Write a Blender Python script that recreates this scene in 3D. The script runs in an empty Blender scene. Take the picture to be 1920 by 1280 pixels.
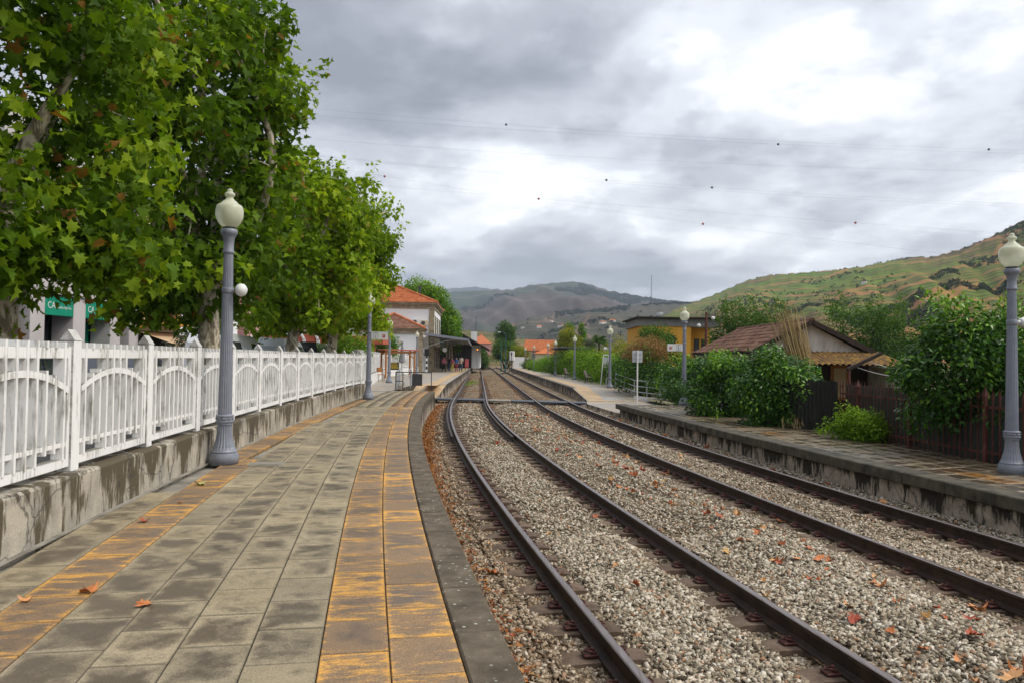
import bpy, math, random
import numpy as np
from mathutils import Matrix, Vector

R = math.radians
rng = np.random.default_rng(11)
random.seed(11)
S = bpy.context.scene
COL = S.collection

# ------------------------------------------------------------------ camera
CAM_H, PITCH, ROLL, FPX = 1.58, R(1.293), .015, 1440.0
_f = Vector((0, math.cos(PITCH), math.sin(PITCH)))
_u0 = Vector((0, -math.sin(PITCH), math.cos(PITCH)))
_r0 = Vector((1, 0, 0))
_r = _r0 * math.cos(ROLL) + _u0 * math.sin(ROLL)
_u = _u0 * math.cos(ROLL) - _r0 * math.sin(ROLL)
cam_d = bpy.data.cameras.new('camera')
cam_d.sensor_width = 36
cam_d.lens = 27.0
cam_d.clip_start = .05
cam_d.clip_end = 20000
cam = bpy.data.objects.new('camera', cam_d)
COL.objects.link(cam)
cam.matrix_world = Matrix(((_r.x, _u.x, -_f.x, 0), (_r.y, _u.y, -_f.y, 0), (_r.z, _u.z, -_f.z, CAM_H), (0, 0, 0, 1)))
S.camera = cam


def at(px, py, y):
    """the place seen at photo pixel (px, py) that stands y metres up the line"""
    d = _f + _r * ((px - 960) / FPX) - _u * ((py - 640) / FPX)
    return Vector((0, 0, CAM_H)) + d * (y / d.y)


# ------------------------------------------------------------------ sky, sun, exposure
SUN_EL, SUN_ROT = R(50), R(104)
W = bpy.data.worlds.new('World')
S.world = W
W.use_nodes = True
wt = W.node_tree
wt.nodes.clear()


def wn(t, **k):
    n = wt.nodes.new('ShaderNode' + t)
    for a, b in k.items():
        if a in n.inputs.keys():
            n.inputs[a].default_value = b
        else:
            setattr(n, a, b)
    return n


def wl(a, b):
    wt.links.new(a, b)


def wm(op, a, b=None, c=None, clamp=False):
    n = wn('Math', operation=op, use_clamp=clamp)
    for i, v in enumerate((a, b, c)):
        if v is None:
            continue
        if isinstance(v, (int, float)):
            n.inputs[i].default_value = v
        else:
            wl(v, n.inputs[i])
    return n.outputs[0]


wtc = wn('TexCoord')
wsep = wn('SeparateXYZ')
wl(wtc.outputs['Generated'], wsep.inputs[0])
zc = wm('MAXIMUM', wsep.outputs[2], 0.0)
den = wm('ADD', zc, .25)
cx = wm('DIVIDE', wsep.outputs[0], den)
cy = wm('DIVIDE', wsep.outputs[1], den)
wcomb = wn('CombineXYZ')
wl(cx, wcomb.inputs[0])
wl(cy, wcomb.inputs[1])
wcomb.inputs[2].default_value = 3.7


def wnoise(scale, detail, rough, dist, off):
    mp = wn('Mapping')
    mp.inputs['Location'].default_value = off
    wl(wcomb.outputs[0], mp.inputs[0])
    n = wn('TexNoise', Scale=scale, Detail=detail, Roughness=rough, Distortion=dist)
    wl(mp.outputs[0], n.inputs['Vector'])
    return n.outputs['Fac']


def wramp(f, st, interp='EASE'):
    n = wn('ValToRGB')
    n.color_ramp.interpolation = interp
    e = n.color_ramp.elements
    while len(e) < len(st):
        e.new(.5)
    for i, (p, c) in enumerate(st):
        e[i].position = p
        e[i].color = (*c, 1)
    wl(f, n.inputs[0])
    return n.outputs[0]


def wmix(f, a, b, blend='MIX'):
    n = wn('Mix', data_type='RGBA', blend_type=blend)
    for i, v in ((0, f), (6, a), (7, b)):
        if isinstance(v, (int, float)):
            n.inputs[i].default_value = v
        elif isinstance(v, tuple):
            n.inputs[i].default_value = (*v, 1)
        else:
            wl(v, n.inputs[i])
    return n.outputs[2]


big = wnoise(.62, 4, .5, .3, (12.5, 3.3, 0))
mid = wnoise(2.1, 7, .56, .1, (2.1, 8.4, 0))
fine = wnoise(6.5, 7, .58, .1, (3.0, 9.0, 0))
shade = wnoise(1.35, 7, .56, .25, (9.0, 9.4, 0))
body = wm('ADD', wm('MULTIPLY', big, .50), wm('ADD', wm('MULTIPLY', mid, .40), wm('MULTIPLY', fine, .12)))
# the cloud deck is thinner (brighter) on the sun's side of the sky
east = wm('MULTIPLY', wsep.outputs[0], .165)
body = wm('ADD', body, east)
cloud = wramp(body, [(.41, (.325, .336, .365)), (.49, (.47, .483, .515)), (.55, (.66, .67, .695)), (.63, (.86, .865, .875))])
under = wramp(shade, [(.39, (.55, .562, .59)), (.50, (.85, .857, .87)), (.58, (1.12, 1.12, 1.12))])
cloud = wmix(1.0, cloud, under, 'MULTIPLY')
sky = wn('TexSky', sky_type='NISHITA', sun_disc=False, sun_elevation=SUN_EL, sun_rotation=SUN_ROT)
skyc = wmix(1.0, sky.outputs[0], (.1, .1, .1), 'MULTIPLY')
deck = wmix(.93, skyc, cloud)
# an overcast dome is brighter towards the zenith than at the horizon
lift = wm('ADD', wm('MULTIPLY', zc, 1.1), .86)
comb = wn('CombineXYZ')
for i in range(3):
    wl(lift, comb.inputs[i])
deck = wmix(1.0, deck, comb.outputs[0], 'MULTIPLY')
bg = wn('Background', Strength=1.0)
wl(deck, bg.inputs['Color'])
wo = wn('OutputWorld')
wl(bg.outputs[0], wo.inputs['Surface'])

sun_d = bpy.data.lights.new('sun', 'SUN')
sun_d.energy = 1.5
sun_d.angle = R(14)
sun_d.color = (1, .93, .82)
sun = bpy.data.objects.new('sun', sun_d)
COL.objects.link(sun)
sv = Vector((math.sin(SUN_ROT) * math.cos(SUN_EL), math.cos(SUN_ROT) * math.cos(SUN_EL), math.sin(SUN_EL)))
sun.rotation_euler = sv.to_track_quat('Z', 'Y').to_euler()

vs = S.view_settings
vs.view_transform = 'Standard'
vs.look = 'None'
vs.gamma = 1
vs.use_curve_mapping = False
vs.exposure = 0.62
S.render.engine = 'CYCLES'
S.cycles.max_bounces = 6
S.cycles.transparent_max_bounces = 6
S.cycles.use_denoising = True


# ------------------------------------------------------------------ helpers: materials
class Mat:
    def __init__(s, name):
        s.m = bpy.data.materials.new(name)
        s.m.use_nodes = True
        s.t = s.m.node_tree
        s.t.nodes.clear()
        s.o = s.n('OutputMaterial')
        s.p = s.n('BsdfPrincipled')
        s.t.links.new(s.p.outputs[0], s.o.inputs[0])

    def n(s, t, **k):
        n = s.t.nodes.new('ShaderNode' + t)
        for a, b in k.items():
            setattr(n, a, b)
        return n

    def put(s, sock, v):
        if isinstance(v, (int, float)):
            sock.default_value = v
        elif isinstance(v, tuple):
            sock.default_value = (*v, 1) if (len(v) == 3 and sock.type == 'RGBA') else v
        else:
            s.t.links.new(v, sock)

    def pos(s):
        return s.n('NewGeometry').outputs['Position']

    def obj(s):
        return s.n('TexCoord').outputs['Object']

    def gen(s):
        return s.n('TexCoord').outputs['Generated']

    def rnd(s):
        return s.n('ObjectInfo').outputs['Random']

    def attr(s, name, k='Fac'):
        return s.n('Attribute', attribute_name=name).outputs[k]

    def vm(s, op, a, b):
        n = s.n('VectorMath', operation=op)
        s.put(n.inputs[0], a)
        s.put(n.inputs[1], b)
        return n.outputs[0]

    def scalevec(s, a, f):
        n = s.n('VectorMath', operation='SCALE')
        s.put(n.inputs[0], a)
        s.put(n.inputs['Scale'], f)
        return n.outputs[0]

    def sep(s, v):
        n = s.n('SeparateXYZ')
        s.put(n.inputs[0], v)
        return n.outputs

    def noise(s, v, scale, detail=4, rough=.55, dist=0.0):
        n = s.n('TexNoise')
        s.put(n.inputs['Vector'], v)
        s.put(n.inputs['Scale'], float(scale))
        n.inputs['Detail'].default_value = detail
        n.inputs['Roughness'].default_value = rough
        n.inputs['Distortion'].default_value = dist
        return n.outputs['Fac']

    def voro(s, v, scale, out='Color', feature='F1', rand=1.0):
        n = s.n('TexVoronoi', feature=feature)
        s.put(n.inputs['Vector'], v)
        n.inputs['Scale'].default_value = scale
        n.inputs['Randomness'].default_value = rand
        return n.outputs[out]

    def math(s, op, a, b=None, c=None, clamp=False):
        n = s.n('Math', operation=op, use_clamp=clamp)
        for i, v in enumerate((a, b, c)):
            if v is not None:
                s.put(n.inputs[i], v)
        return n.outputs[0]

    def ramp(s, f, st, interp='LINEAR'):
        n = s.n('ValToRGB')
        n.color_ramp.interpolation = interp
        e = n.color_ramp.elements
        while len(e) < len(st):
            e.new(.5)
        for i, (p, c) in enumerate(st):
            e[i].position = p
            e[i].color = (*c, 1) if isinstance(c, tuple) else (c, c, c, 1)
        s.put(n.inputs[0], f)
        return n.outputs[0]

    def mix(s, f, a, b, blend='MIX'):
        n = s.n('Mix', data_type='RGBA', blend_type=blend)
        s.put(n.inputs[0], f)
        s.put(n.inputs[6], a)
        s.put(n.inputs[7], b)
        return n.outputs[2]

    def bump(s, h, strength=.4, dist=.02):
        n = s.n('Bump')
        n.inputs['Strength'].default_value = strength
        n.inputs['Distance'].default_value = dist
        s.put(n.inputs['Height'], h)
        s.t.links.new(n.outputs[0], s.p.inputs['Normal'])

    def set(s, **k):
        for a, v in k.items():
            s.put(s.p.inputs[a.replace('_', ' ')], v)
        return s


def stone(name, cols, scale=6, rough=.8, bump=.3, bdist=.01, stretch=(1, 1, 1), world=True, detail=6, spec=.3, fine=0, metal=0.0, vary=0.0):
    """mottled surface: noise through a ramp of base colours"""
    m = Mat(name)
    v = m.pos() if world else m.vm('ADD', m.obj(), m.scalevec((17.0, 31.0, 7.0), m.rnd()))
    v = m.vm('MULTIPLY', v, tuple(float(q) for q in stretch))
    f = m.noise(v, scale, detail, .6)
    k = len(cols)
    c = m.ramp(f, [(.32 + .36 * i / max(1, k - 1), q) for i, q in enumerate(cols)])
    if fine:
        c = m.mix(.5, c, m.ramp(m.noise(v, fine, 3, .7), [(.3, (.55, .55, .55)), (.7, (1.35, 1.35, 1.35))]), 'MULTIPLY')
    if vary:
        c = m.mix(1.0, c, m.ramp(m.rnd(), [(0, (1 - vary,) * 3), (1, (1 + vary,) * 3)]), 'MULTIPLY')
    m.set(Base_Color=c, Roughness=rough, Metallic=metal, Specular_IOR_Level=spec)
    if bump:
        m.bump(m.noise(v, scale * 4 if not fine else fine, 5, .65), bump, bdist)
    return m.m


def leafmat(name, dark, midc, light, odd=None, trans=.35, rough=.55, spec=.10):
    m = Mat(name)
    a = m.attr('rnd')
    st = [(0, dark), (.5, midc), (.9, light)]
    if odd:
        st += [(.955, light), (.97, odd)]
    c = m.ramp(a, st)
    m.set(Base_Color=c, Roughness=rough, Specular_IOR_Level=spec)
    tr = m.n('BsdfTranslucent')
    m.put(tr.inputs[0], m.mix(1.0, c, (1.25, 1.35, .55), 'MULTIPLY'))
    mx = m.n('MixShader')
    mx.inputs[0].default_value = trans
    m.t.links.new(m.p.outputs[0], mx.inputs[1])
    m.t.links.new(tr.outputs[0], mx.inputs[2])
    m.t.links.new(mx.outputs[0], m.o.inputs[0])
    return m.m


# ------------------------------------------------------------------ helpers: geometry
def tag(o, label=None, cat=None, group=None, kind=None):
    for k, v in (('label', label), ('category', cat), ('group', group), ('kind', kind)):
        if v:
            o[k] = v
    return o


def link(name, data, mat=None, parent=None, loc=(0, 0, 0), rz=0.0):
    o = bpy.data.objects.new(name, data)
    COL.objects.link(o)
    if parent:
        o.parent = parent
    o.location = loc
    if rz:
        o.rotation_euler = (0, 0, rz)
    if mat is not None and len(data.materials) == 0:
        for q in (mat if isinstance(mat, (list, tuple)) else [mat]):
            data.materials.append(q)
    return o


def empty(name, loc=(0, 0, 0), rz=0.0, parent=None):
    o = bpy.data.objects.new(name, None)
    o.empty_display_size = .2
    COL.objects.link(o)
    o.location = loc
    o.rotation_euler = (0, 0, rz)
    if parent:
        o.parent = parent
    return o


def copy_tree(o, parent=None):
    c = o.copy()
    COL.objects.link(c)
    if parent:
        c.parent = parent
    for ch in list(o.children):
        copy_tree(ch, c)
    return c


class MB:
    """collects shapes into one mesh"""

    def __init__(s):
        s.v, s.f, s.mi = [], [], []
        s.m = 0

    def add(s, vs, fs):
        b = len(s.v)
        s.v += [tuple(q) for q in vs]
        s.f += [tuple(i + b for i in q) for q in fs]
        s.mi += [s.m] * len(fs)
        return s

    def box(s, c, d, rz=0.0, ch=0.0, rx=0.0, ry=0.0):
        hx, hy, hz = d[0] / 2, d[1] / 2, d[2] / 2
        if ch:
            pts = []
            for sx in (-1, 1):
                for sy in (-1, 1):
                    for sz in (-1, 1):
                        pts += [(sx * hx, sy * (hy - ch), sz * (hz - ch)), (sx * (hx - ch), sy * hy, sz * (hz - ch)), (sx * (hx - ch), sy * (hy - ch), sz * hz)]
            idx = lambda sx, sy, sz, k: ((sx * 2 + sy) * 2 + sz) * 3 + k
            fs = []
            for a in (0, 1):
                q = [idx(a, 0, 0, 0), idx(a, 1, 0, 0), idx(a, 1, 1, 0), idx(a, 0, 1, 0)]
                fs.append(q if a else q[::-1])
                q = [idx(0, a, 0, 1), idx(1, a, 0, 1), idx(1, a, 1, 1), idx(0, a, 1, 1)]
                fs.append(q[::-1] if a else q)
                q = [idx(0, 0, a, 2), idx(1, 0, a, 2), idx(1, 1, a, 2), idx(0, 1, a, 2)]
                fs.append(q if a else q[::-1])
                for b in (0, 1):
                    fs.append([idx(a, b, 0, 0), idx(a, b, 1, 0), idx(a, b, 1, 1), idx(a, b, 0, 1)])
                    fs.append([idx(a, 0, b, 0), idx(a, 1, b, 0), idx(a, 1, b, 2), idx(a, 0, b, 2)])
                    fs.append([idx(0, a, b, 1), idx(1, a, b, 1), idx(1, a, b, 2), idx(0, a, b, 2)])
                    for e in (0, 1):
                        fs.append([idx(a, b, e, 0), idx(a, b, e, 1), idx(a, b, e, 2)])
        else:
            pts = [(x, y, z) for x in (-hx, hx) for y in (-hy, hy) for z in (-hz, hz)]
            fs = [(0, 1, 3, 2), (4, 6, 7, 5), (0, 4, 5, 1), (2, 3, 7, 6), (0, 2, 6, 4), (1, 5, 7, 3)]
        M = Matrix.Translation(c) @ Matrix.Rotation(rz, 4, 'Z') @ Matrix.Rotation(ry, 4, 'Y') @ Matrix.Rotation(rx, 4, 'X')
        return s.add([M @ Vector(p) for p in pts], fs)

    def bar(s, a, b, w, h=None):
        """square bar from a to b"""
        a, b = Vector(a), Vector(b)
        h = h or w
        d = (b - a).normalized()
        up = Vector((0, 0, 1)) if abs(d.z) < .95 else Vector((0, 1, 0))
        x = d.cross(up).normalized() * (w / 2)
        z = x.cross(d).normalized() * (h / 2)
        vs = [a - x - z, a + x - z, a + x + z, a - x + z, b - x - z, b + x - z, b + x + z, b - x + z]
        return s.add(vs, [(3, 2, 1, 0), (4, 5, 6, 7), (0, 1, 5, 4), (1, 2, 6, 5), (2, 3, 7, 6), (3, 0, 4, 7)])

    def tube(s, pts, rad, n=8, cap=True):
        pts = [Vector(p) for p in pts]
        k = len(pts)
        if isinstance(rad, (int, float)):
            rad = [rad] * k
        vs = []
        ref = Vector((.31, .17, 1)).normalized()
        for i, p in enumerate(pts):
            d = (pts[min(i + 1, k - 1)] - pts[max(i - 1, 0)]).normalized()
            if abs(d.dot(ref)) > .97:
                ref = Vector((1, .1, .05)).normalized()
            x = d.cross(ref).normalized()
            y = d.cross(x)
            for j in range(n):
                t = 2 * math.pi * j / n
                vs.append(p + (x * math.cos(t) + y * math.sin(t)) * rad[i])
        fs = [(i * n + j, i * n + (j + 1) % n, (i + 1) * n + (j + 1) % n, (i + 1) * n + j) for i in range(k - 1) for j in range(n)]
        if cap:
            fs += [tuple(range(n))[::-1], tuple(range((k - 1) * n, k * n))]
        return s.add(vs, fs)

    def lathe(s, prof, n=24, c=(0, 0, 0), flute=0, fr=(0, 0)):
        """prof = [(r, z)]; flutes between heights fr"""
        vs = []
        for r, z in prof:
            for j in range(n):
                t = 2 * math.pi * j / n
                rr = r
                if flute and fr[0] <= z <= fr[1]:
                    rr = r * (1 - .07 * (j % 2))
                vs.append((c[0] + rr * math.cos(t), c[1] + rr * math.sin(t), c[2] + z))
        k = len(prof)
        fs = [(i * n + j, i * n + (j + 1) % n, (i + 1) * n + (j + 1) % n, (i + 1) * n + j) for i in range(k - 1) for j in range(n)]
        fs += [tuple(range(n))[::-1], tuple(range((k - 1) * n, k * n))]
        return s.add(vs, fs)

    def prism(s, poly, a, b, axis='y'):
        """polygon in the other two axes drawn out from a to b along axis"""
        def P(p, t):
            return {'x': (t, p[0], p[1]), 'y': (p[0], t, p[1]), 'z': (p[0], p[1], t)}[axis]
        n = len(poly)
        vs = [P(p, a) for p in poly] + [P(p, b) for p in poly]
        fs = [tuple(range(n)), tuple(range(2 * n - 1, n - 1, -1))] + [(i + n, (i + 1) % n + n, (i + 1) % n, i) for i in range(n)]
        return s.add(vs, fs)

    def quad(s, *p):
        return s.add(p, [tuple(range(len(p)))])

    def sweep(s, prof, path, closed=True, cap=True):
        """profile points (side, up) carried along path = [(point, side vector)]"""
        n = len(prof)
        vs = []
        for p, sd in path:
            for q in prof:
                vs.append((p[0] + sd[0] * q[0], p[1] + sd[1] * q[0], p[2] + q[1]))
        m = n if closed else n - 1
        fs = [(i * n + j, (i + 1) * n + j, (i + 1) * n + (j + 1) % n, i * n + (j + 1) % n) for i in range(len(path) - 1) for j in range(m)]
        if cap and closed:
            k = (len(path) - 1) * n
            fs += [tuple(range(n)), tuple(range(k + n - 1, k - 1, -1))]
        return s.add(vs, fs)

    def mesh(s, name, smooth=False):
        me = bpy.data.meshes.new(name)
        me.from_pydata(s.v, [], s.f)
        if any(s.mi):
            me.polygons.foreach_set('material_index', s.mi)
        if smooth:
            me.polygons.foreach_set('use_smooth', [True] * len(me.polygons))
        me.update()
        return me

    def build(s, name, mat, parent=None, loc=(0, 0, 0), rz=0.0, smooth=False):
        return link(name, s.mesh(name, smooth), mat, parent, loc, rz)


def npmesh(name, V, Fc, rnd=None, smooth=False, extra=None):
    """V (n,3), Fc (m,k) with one k; rnd per vertex"""
    me = bpy.data.meshes.new(name)
    V = np.asarray(V, np.float32)
    Fc = np.asarray(Fc, np.int32)
    m, k = Fc.shape
    me.vertices.add(len(V))
    me.vertices.foreach_set('co', V.ravel())
    me.loops.add(m * k)
    me.loops.foreach_set('vertex_index', Fc.ravel())
    me.polygons.add(m)
    me.polygons.foreach_set('loop_start', np.arange(0, m * k, k, dtype=np.int32))
    if smooth:
        me.polygons.foreach_set('use_smooth', np.ones(m, bool))
    if rnd is not None:
        at_ = me.attributes.new('rnd', 'FLOAT', 'POINT')
        at_.data.foreach_set('value', np.asarray(rnd, np.float32))
    if extra is not None:
        a2 = me.attributes.new('loc', 'FLOAT_VECTOR', 'POINT')
        a2.data.foreach_set('vector', np.asarray(extra, np.float32).ravel())
    me.update(calc_edges=True)
    me.validate()
    return me


def unit(a):
    return a / (np.linalg.norm(a, axis=1, keepdims=True) + 1e-9)


def leaf_template(kind):
    if kind == 'plane':      # five-lobed plane leaf
        h = [(.27, -.11), (.25, .13), (.55, .30), (.30, .42), (.36, .66), (.14, .66)]
        out = [(0, .05)] + h + [(0, 1.0)] + [(-x * .93, y * 1.03) for x, y in h[::-1]]
        vs = [(0, .32, 0)] + [(x, y, .42 * abs(x) ** 1.3 - .38 * y * abs(y) + .07 * math.sin(9 * x + 5 * y)) for x, y in out]
        n = len(out)
        fs = [(0, 1 + i, 1 + (i + 1) % n) for i in range(n)]
    elif kind == 'star':     # the same leaf seen farther off
        out = [(0, 0), (.32, -.05), (.26, .16), (.5, .3), (.25, .45), (0, 1), (-.25, .45), (-.5, .3), (-.26, .16), (-.32, -.05)]
        vs = [(0, .3, 0)] + [(x, y, .2 * abs(x) - .15 * y * y) for x, y in out]
        n = len(out)
        fs = [(0, 1 + i, 1 + (i + 1) % n) for i in range(n)]
    elif kind == 'oval':
        vs = [(0, 0, 0), (.22, .45, .08), (0, 1, -.12), (-.22, .45, .08), (0, .5, 0)]
        fs = [(0, 1, 4), (1, 2, 4), (2, 3, 4), (3, 0, 4)]
    elif kind == 'chip':
        vs = [(0, 0, 0), (.24, .5, .07), (0, 1, -.1), (-.24, .5, .07)]
        fs = [(0, 1, 2), (0, 2, 3)]
    else:                    # blade
        vs = [(-.06, 0, 0), (.06, 0, 0), (.03, .6, .05), (0, 1, -.1)]
        fs = [(0, 1, 2), (0, 2, 3)]
    return np.array(vs, float), np.array(fs, int)


def leafmesh(name, P, N, T, size, kind, rnd=None):
    """one leaf at every P, facing N, pointing along T"""
    tv, tf = leaf_template(kind)
    N = unit(N)
    T = T - N * np.sum(T * N, 1, keepdims=True)
    T = unit(T)
    Sd = np.cross(T, N)
    n, k = len(P), len(tv)
    V = P[:, None] + size[:, None, None] * (Sd[:, None] * tv[None, :, 0:1] + T[:, None] * tv[None, :, 1:2] + N[:, None] * tv[None, :, 2:3])
    F_ = (tf[None] + (np.arange(n) * k)[:, None, None]).reshape(-1, 3)
    if rnd is None:
        rnd = rng.random(n)
    return npmesh(name, V.reshape(-1, 3), F_, np.repeat(rnd, k))


def clump_leaves(centers, radii, per, size, flat=.75, droop=.35, up=.55, sizevar=.3, g=None, wild=.45):
    """leaves spread over the skins of many small clumps"""
    g = g or rng
    n = np.maximum(3, (per * (radii / radii.mean()) ** 2).astype(int))
    idx = np.repeat(np.arange(len(centers)), n)
    d = unit(g.normal(size=(len(idx), 3)))
    rr = radii[idx] * (.35 + .7 * g.random(len(idx)) ** .6)
    P = centers[idx] + d * rr[:, None] * np.array([1, 1, flat])
    N = d * .5 + np.array([0, 0, up]) + g.normal(size=d.shape) * wild
    T = d + g.normal(size=d.shape) * .5 - np.array([0, 0, droop])
    s = size * (1 + sizevar * (g.random(len(idx)) * 2 - 1))
    tone = np.clip(.5 * g.random(len(centers))[idx] + .5 * g.random(len(idx)), 0, 1)
    return P, N, T, s, tone


def crown_points(n, c, r, g, inner=.45, squash=None):
    """clump centres in an uneven ellipsoid, most near its skin"""
    d = unit(g.normal(size=(n, 3)))
    rad = inner + (1 - inner) * g.random(n) ** .55
    lump = 1 + .16 * np.sin(d[:, 0] * 5 + 3 * d[:, 2] + c[0]) + .12 * np.sin(d[:, 1] * 7 + c[1]) + .1 * np.cos(d[:, 2] * 9 + c[0])
    return np.array(c) + d * (rad * lump)[:, None] * np.array(r)


# ------------------------------------------------------------------ materials
def slabmat(name, yellow=False, joined=False, wetter=0.0, shine=None):
    m = Mat(name)
    if joined:
        loc, rd = m.attr('loc', 'Vector'), m.attr('rnd')
    else:
        loc, rd = m.obj(), m.rnd()
    v = m.vm('ADD', loc, m.scalevec((41.0, 67.0, 13.0), rd))
    x, y, _ = m.sep(loc)
    ed = m.math('MAXIMUM', m.math('MULTIPLY', m.math('ABSOLUTE', x), 1 / .187), m.math('MULTIPLY', m.math('ABSOLUTE', y), 1 / .257))
    edge = m.math('POWER', ed, 4.0)
    broad = m.noise(m.pos(), .55, 3, .5)
    n1 = m.noise(v, 4.2, 5, .6, .15)
    grain = m.noise(v, 160, 2, .7)
    wet = m.math('ADD', n1, m.math('MULTIPLY', edge, -.30))
    wet = m.math('ADD', wet, m.math('MULTIPLY', m.math('SUBTRACT', broad, .5), .45))
    wet = m.math('ADD', wet, m.math('MULTIPLY', m.math('SUBTRACT', m.math('FRACT', m.math('MULTIPLY', rd, 7.31)), .5), .20))
    wet = m.math('ADD', wet, m.math('MULTIPLY', m.math('SUBTRACT', grain, .5), .26))
    wet = m.ramp(m.math('ADD', wet, wetter), [(.38, 0.0), (.60, 1.0)])
    speck = m.ramp(m.noise(v, 95, 3, .8), [(.3, (.55, .55, .55)), (.7, (1.45, 1.45, 1.45))])
    tone = m.ramp(rd, [(0, (.84, .84, .86)), (1, (1.12, 1.1, 1.06))])
    if yellow:
        base = m.mix(wet, (.225, .15, .085), (.135, .095, .062))
        vs_ = m.vm('MULTIPLY', v, (1.0, 3.2, 1.0))
        pn = m.math('ADD', m.noise(vs_, 4.0, 8, .72, .2), m.math('MULTIPLY', m.math('POWER', ed, 7.0), .16))
        pn = m.math('ADD', pn, m.math('MULTIPLY', m.math('SUBTRACT', grain, .5), .34))
        pn = m.math('ADD', pn, m.math('MULTIPLY', m.math('SUBTRACT', m.math('FRACT', m.math('MULTIPLY', rd, 3.7)), .5), .18))
        pm = m.ramp(pn, [(.545, 0.0), (.675, .95)])
        base = m.mix(pm, base, (.60, .31, .06))
    else:
        dry = m.ramp(m.noise(v, 2.5, 4, .5), [(.3, (.25, .205, .125)), (.7, (.345, .285, .185))])
        base = m.mix(wet, dry, (.115, .09, .06))
        moss = m.ramp(m.noise(m.vm('ADD', v, (3.0, 9.0, 1.0)), 11, 6, .7), [(.5, 0.0), (.7, .55)])
        base = m.mix(moss, base, (.115, .098, .06))
    base = m.mix(1.0, m.mix(1.0, base, speck, 'MULTIPLY'), tone, 'MULTIPLY')
    rim = m.ramp(ed, [(.955, 0.0), (.995, 1.0)])
    base = m.mix(m.math('MULTIPLY', rim, .55), base, (.06, .055, .045))
    rough = m.ramp(wet, [(0, (.78,) * 3), (1, (.36,) * 3)])
    if shine:
        pud = m.ramp(m.noise(m.vm('MULTIPLY', m.pos(), (1.0, .6, 1.0)), 1.1, 5, .6), [(.36, (.5,) * 3), (.5, (shine,) * 3)])
        rough = m.mix(1.0, rough, pud, 'MULTIPLY')
        base = m.mix(1.0, base, (.72, .67, .62), 'MULTIPLY')
    m.set(Base_Color=base, Roughness=rough, Specular_IOR_Level=.75 if shine else .36)
    m.bump(m.math('ADD', grain, m.math('MULTIPLY', n1, .5)), .35, .004)
    return m.m


def wallmat(name, clean, stain, pale, streak=1.0, mossy=None, off=0.0, cracks=.7):
    """old render: dark rain stains running down, pale bare patches, cracks"""
    m = Mat(name)
    p = m.pos()
    st = m.noise(m.vm('MULTIPLY', p, (2.0, 2.0, .55)), 1.25, 5, .6, .3)
    fine = m.noise(m.vm('MULTIPLY', p, (9, 9, 1.6)), 2.0, 4, .6)
    blot = m.noise(p, 3.3, 6, .6)
    z = m.sep(p)[2]
    f = m.math('ADD', m.math('MULTIPLY', st, .72), m.math('MULTIPLY', fine, .28))
    mask = m.ramp(m.math('ADD', f, m.math('ADD', m.math('MULTIPLY', z, .22 * streak), off)), [(.50, 0.0), (.55, 1.0)])
    c = m.mix(m.ramp(blot, [(.4, 0.0), (.65, 1.0)]), clean, pale)
    c = m.mix(mask, c, stain)
    if mossy:
        c = m.mix(m.ramp(m.noise(p, 5, 5, .65), [(.55, 0.0), (.72, .8)]), c, mossy)
    crack = m.voro(m.vm('ADD', p, m.scalevec((1, 1, 1), m.math('MULTIPLY', blot, .25))), 1.1, 'Distance', 'DISTANCE_TO_EDGE')
    c = m.mix(m.ramp(crack, [(.004, cracks), (.012, 0.0)]), c, (.05, .045, .04))
    c = m.mix(.45, c, m.ramp(m.noise(p, 70, 3, .7), [(.3, (.5, .5, .5)), (.7, (1.4, 1.4, 1.4))]), 'MULTIPLY')
    m.set(Base_Color=c, Roughness=.82, Specular_IOR_Level=.3)
    m.bump(m.math('ADD', m.noise(p, 38, 6, .7), m.math('MULTIPLY', mask, .5)), .5, .012)
    return m.m


def whitemat(name, base=(.80, .79, .765), dirt=(.17, .15, .10), amount=.565, rough=.6, lichen=0.0):
    """white paint with grime and rain runs"""
    m = Mat(name)
    p = m.pos()
    run = m.noise(m.vm('MULTIPLY', p, (14, 14, 1.6)), 2.2, 4, .6)
    blot = m.noise(p, 2.1, 5, .6)
    f = m.math('ADD', m.math('MULTIPLY', run, .55), m.math('MULTIPLY', blot, .45))
    k = m.ramp(f, [(amount - .06, 0.0), (amount + .1, .85)])
    c = m.mix(k, base, dirt)
    up = m.sep(m.n('NewGeometry').outputs['Normal'])[2]
    c = m.mix(m.ramp(up, [(.35, 0.0), (.8, .9)]), c, m.ramp(m.noise(p, 22, 4, .7), [(.35, (.06, .055, .04)), (.7, (.33, .31, .25))]))
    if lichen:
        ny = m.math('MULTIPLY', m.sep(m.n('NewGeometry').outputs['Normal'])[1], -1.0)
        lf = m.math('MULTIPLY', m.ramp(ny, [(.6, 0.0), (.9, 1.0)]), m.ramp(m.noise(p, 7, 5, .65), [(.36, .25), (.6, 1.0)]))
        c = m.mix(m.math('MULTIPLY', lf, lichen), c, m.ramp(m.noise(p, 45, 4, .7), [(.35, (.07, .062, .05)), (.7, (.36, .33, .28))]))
    m.set(Base_Color=c, Roughness=rough, Specular_IOR_Level=.35)
    m.bump(m.noise(p, 60, 4, .6), .2, .004)
    return m.m


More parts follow.
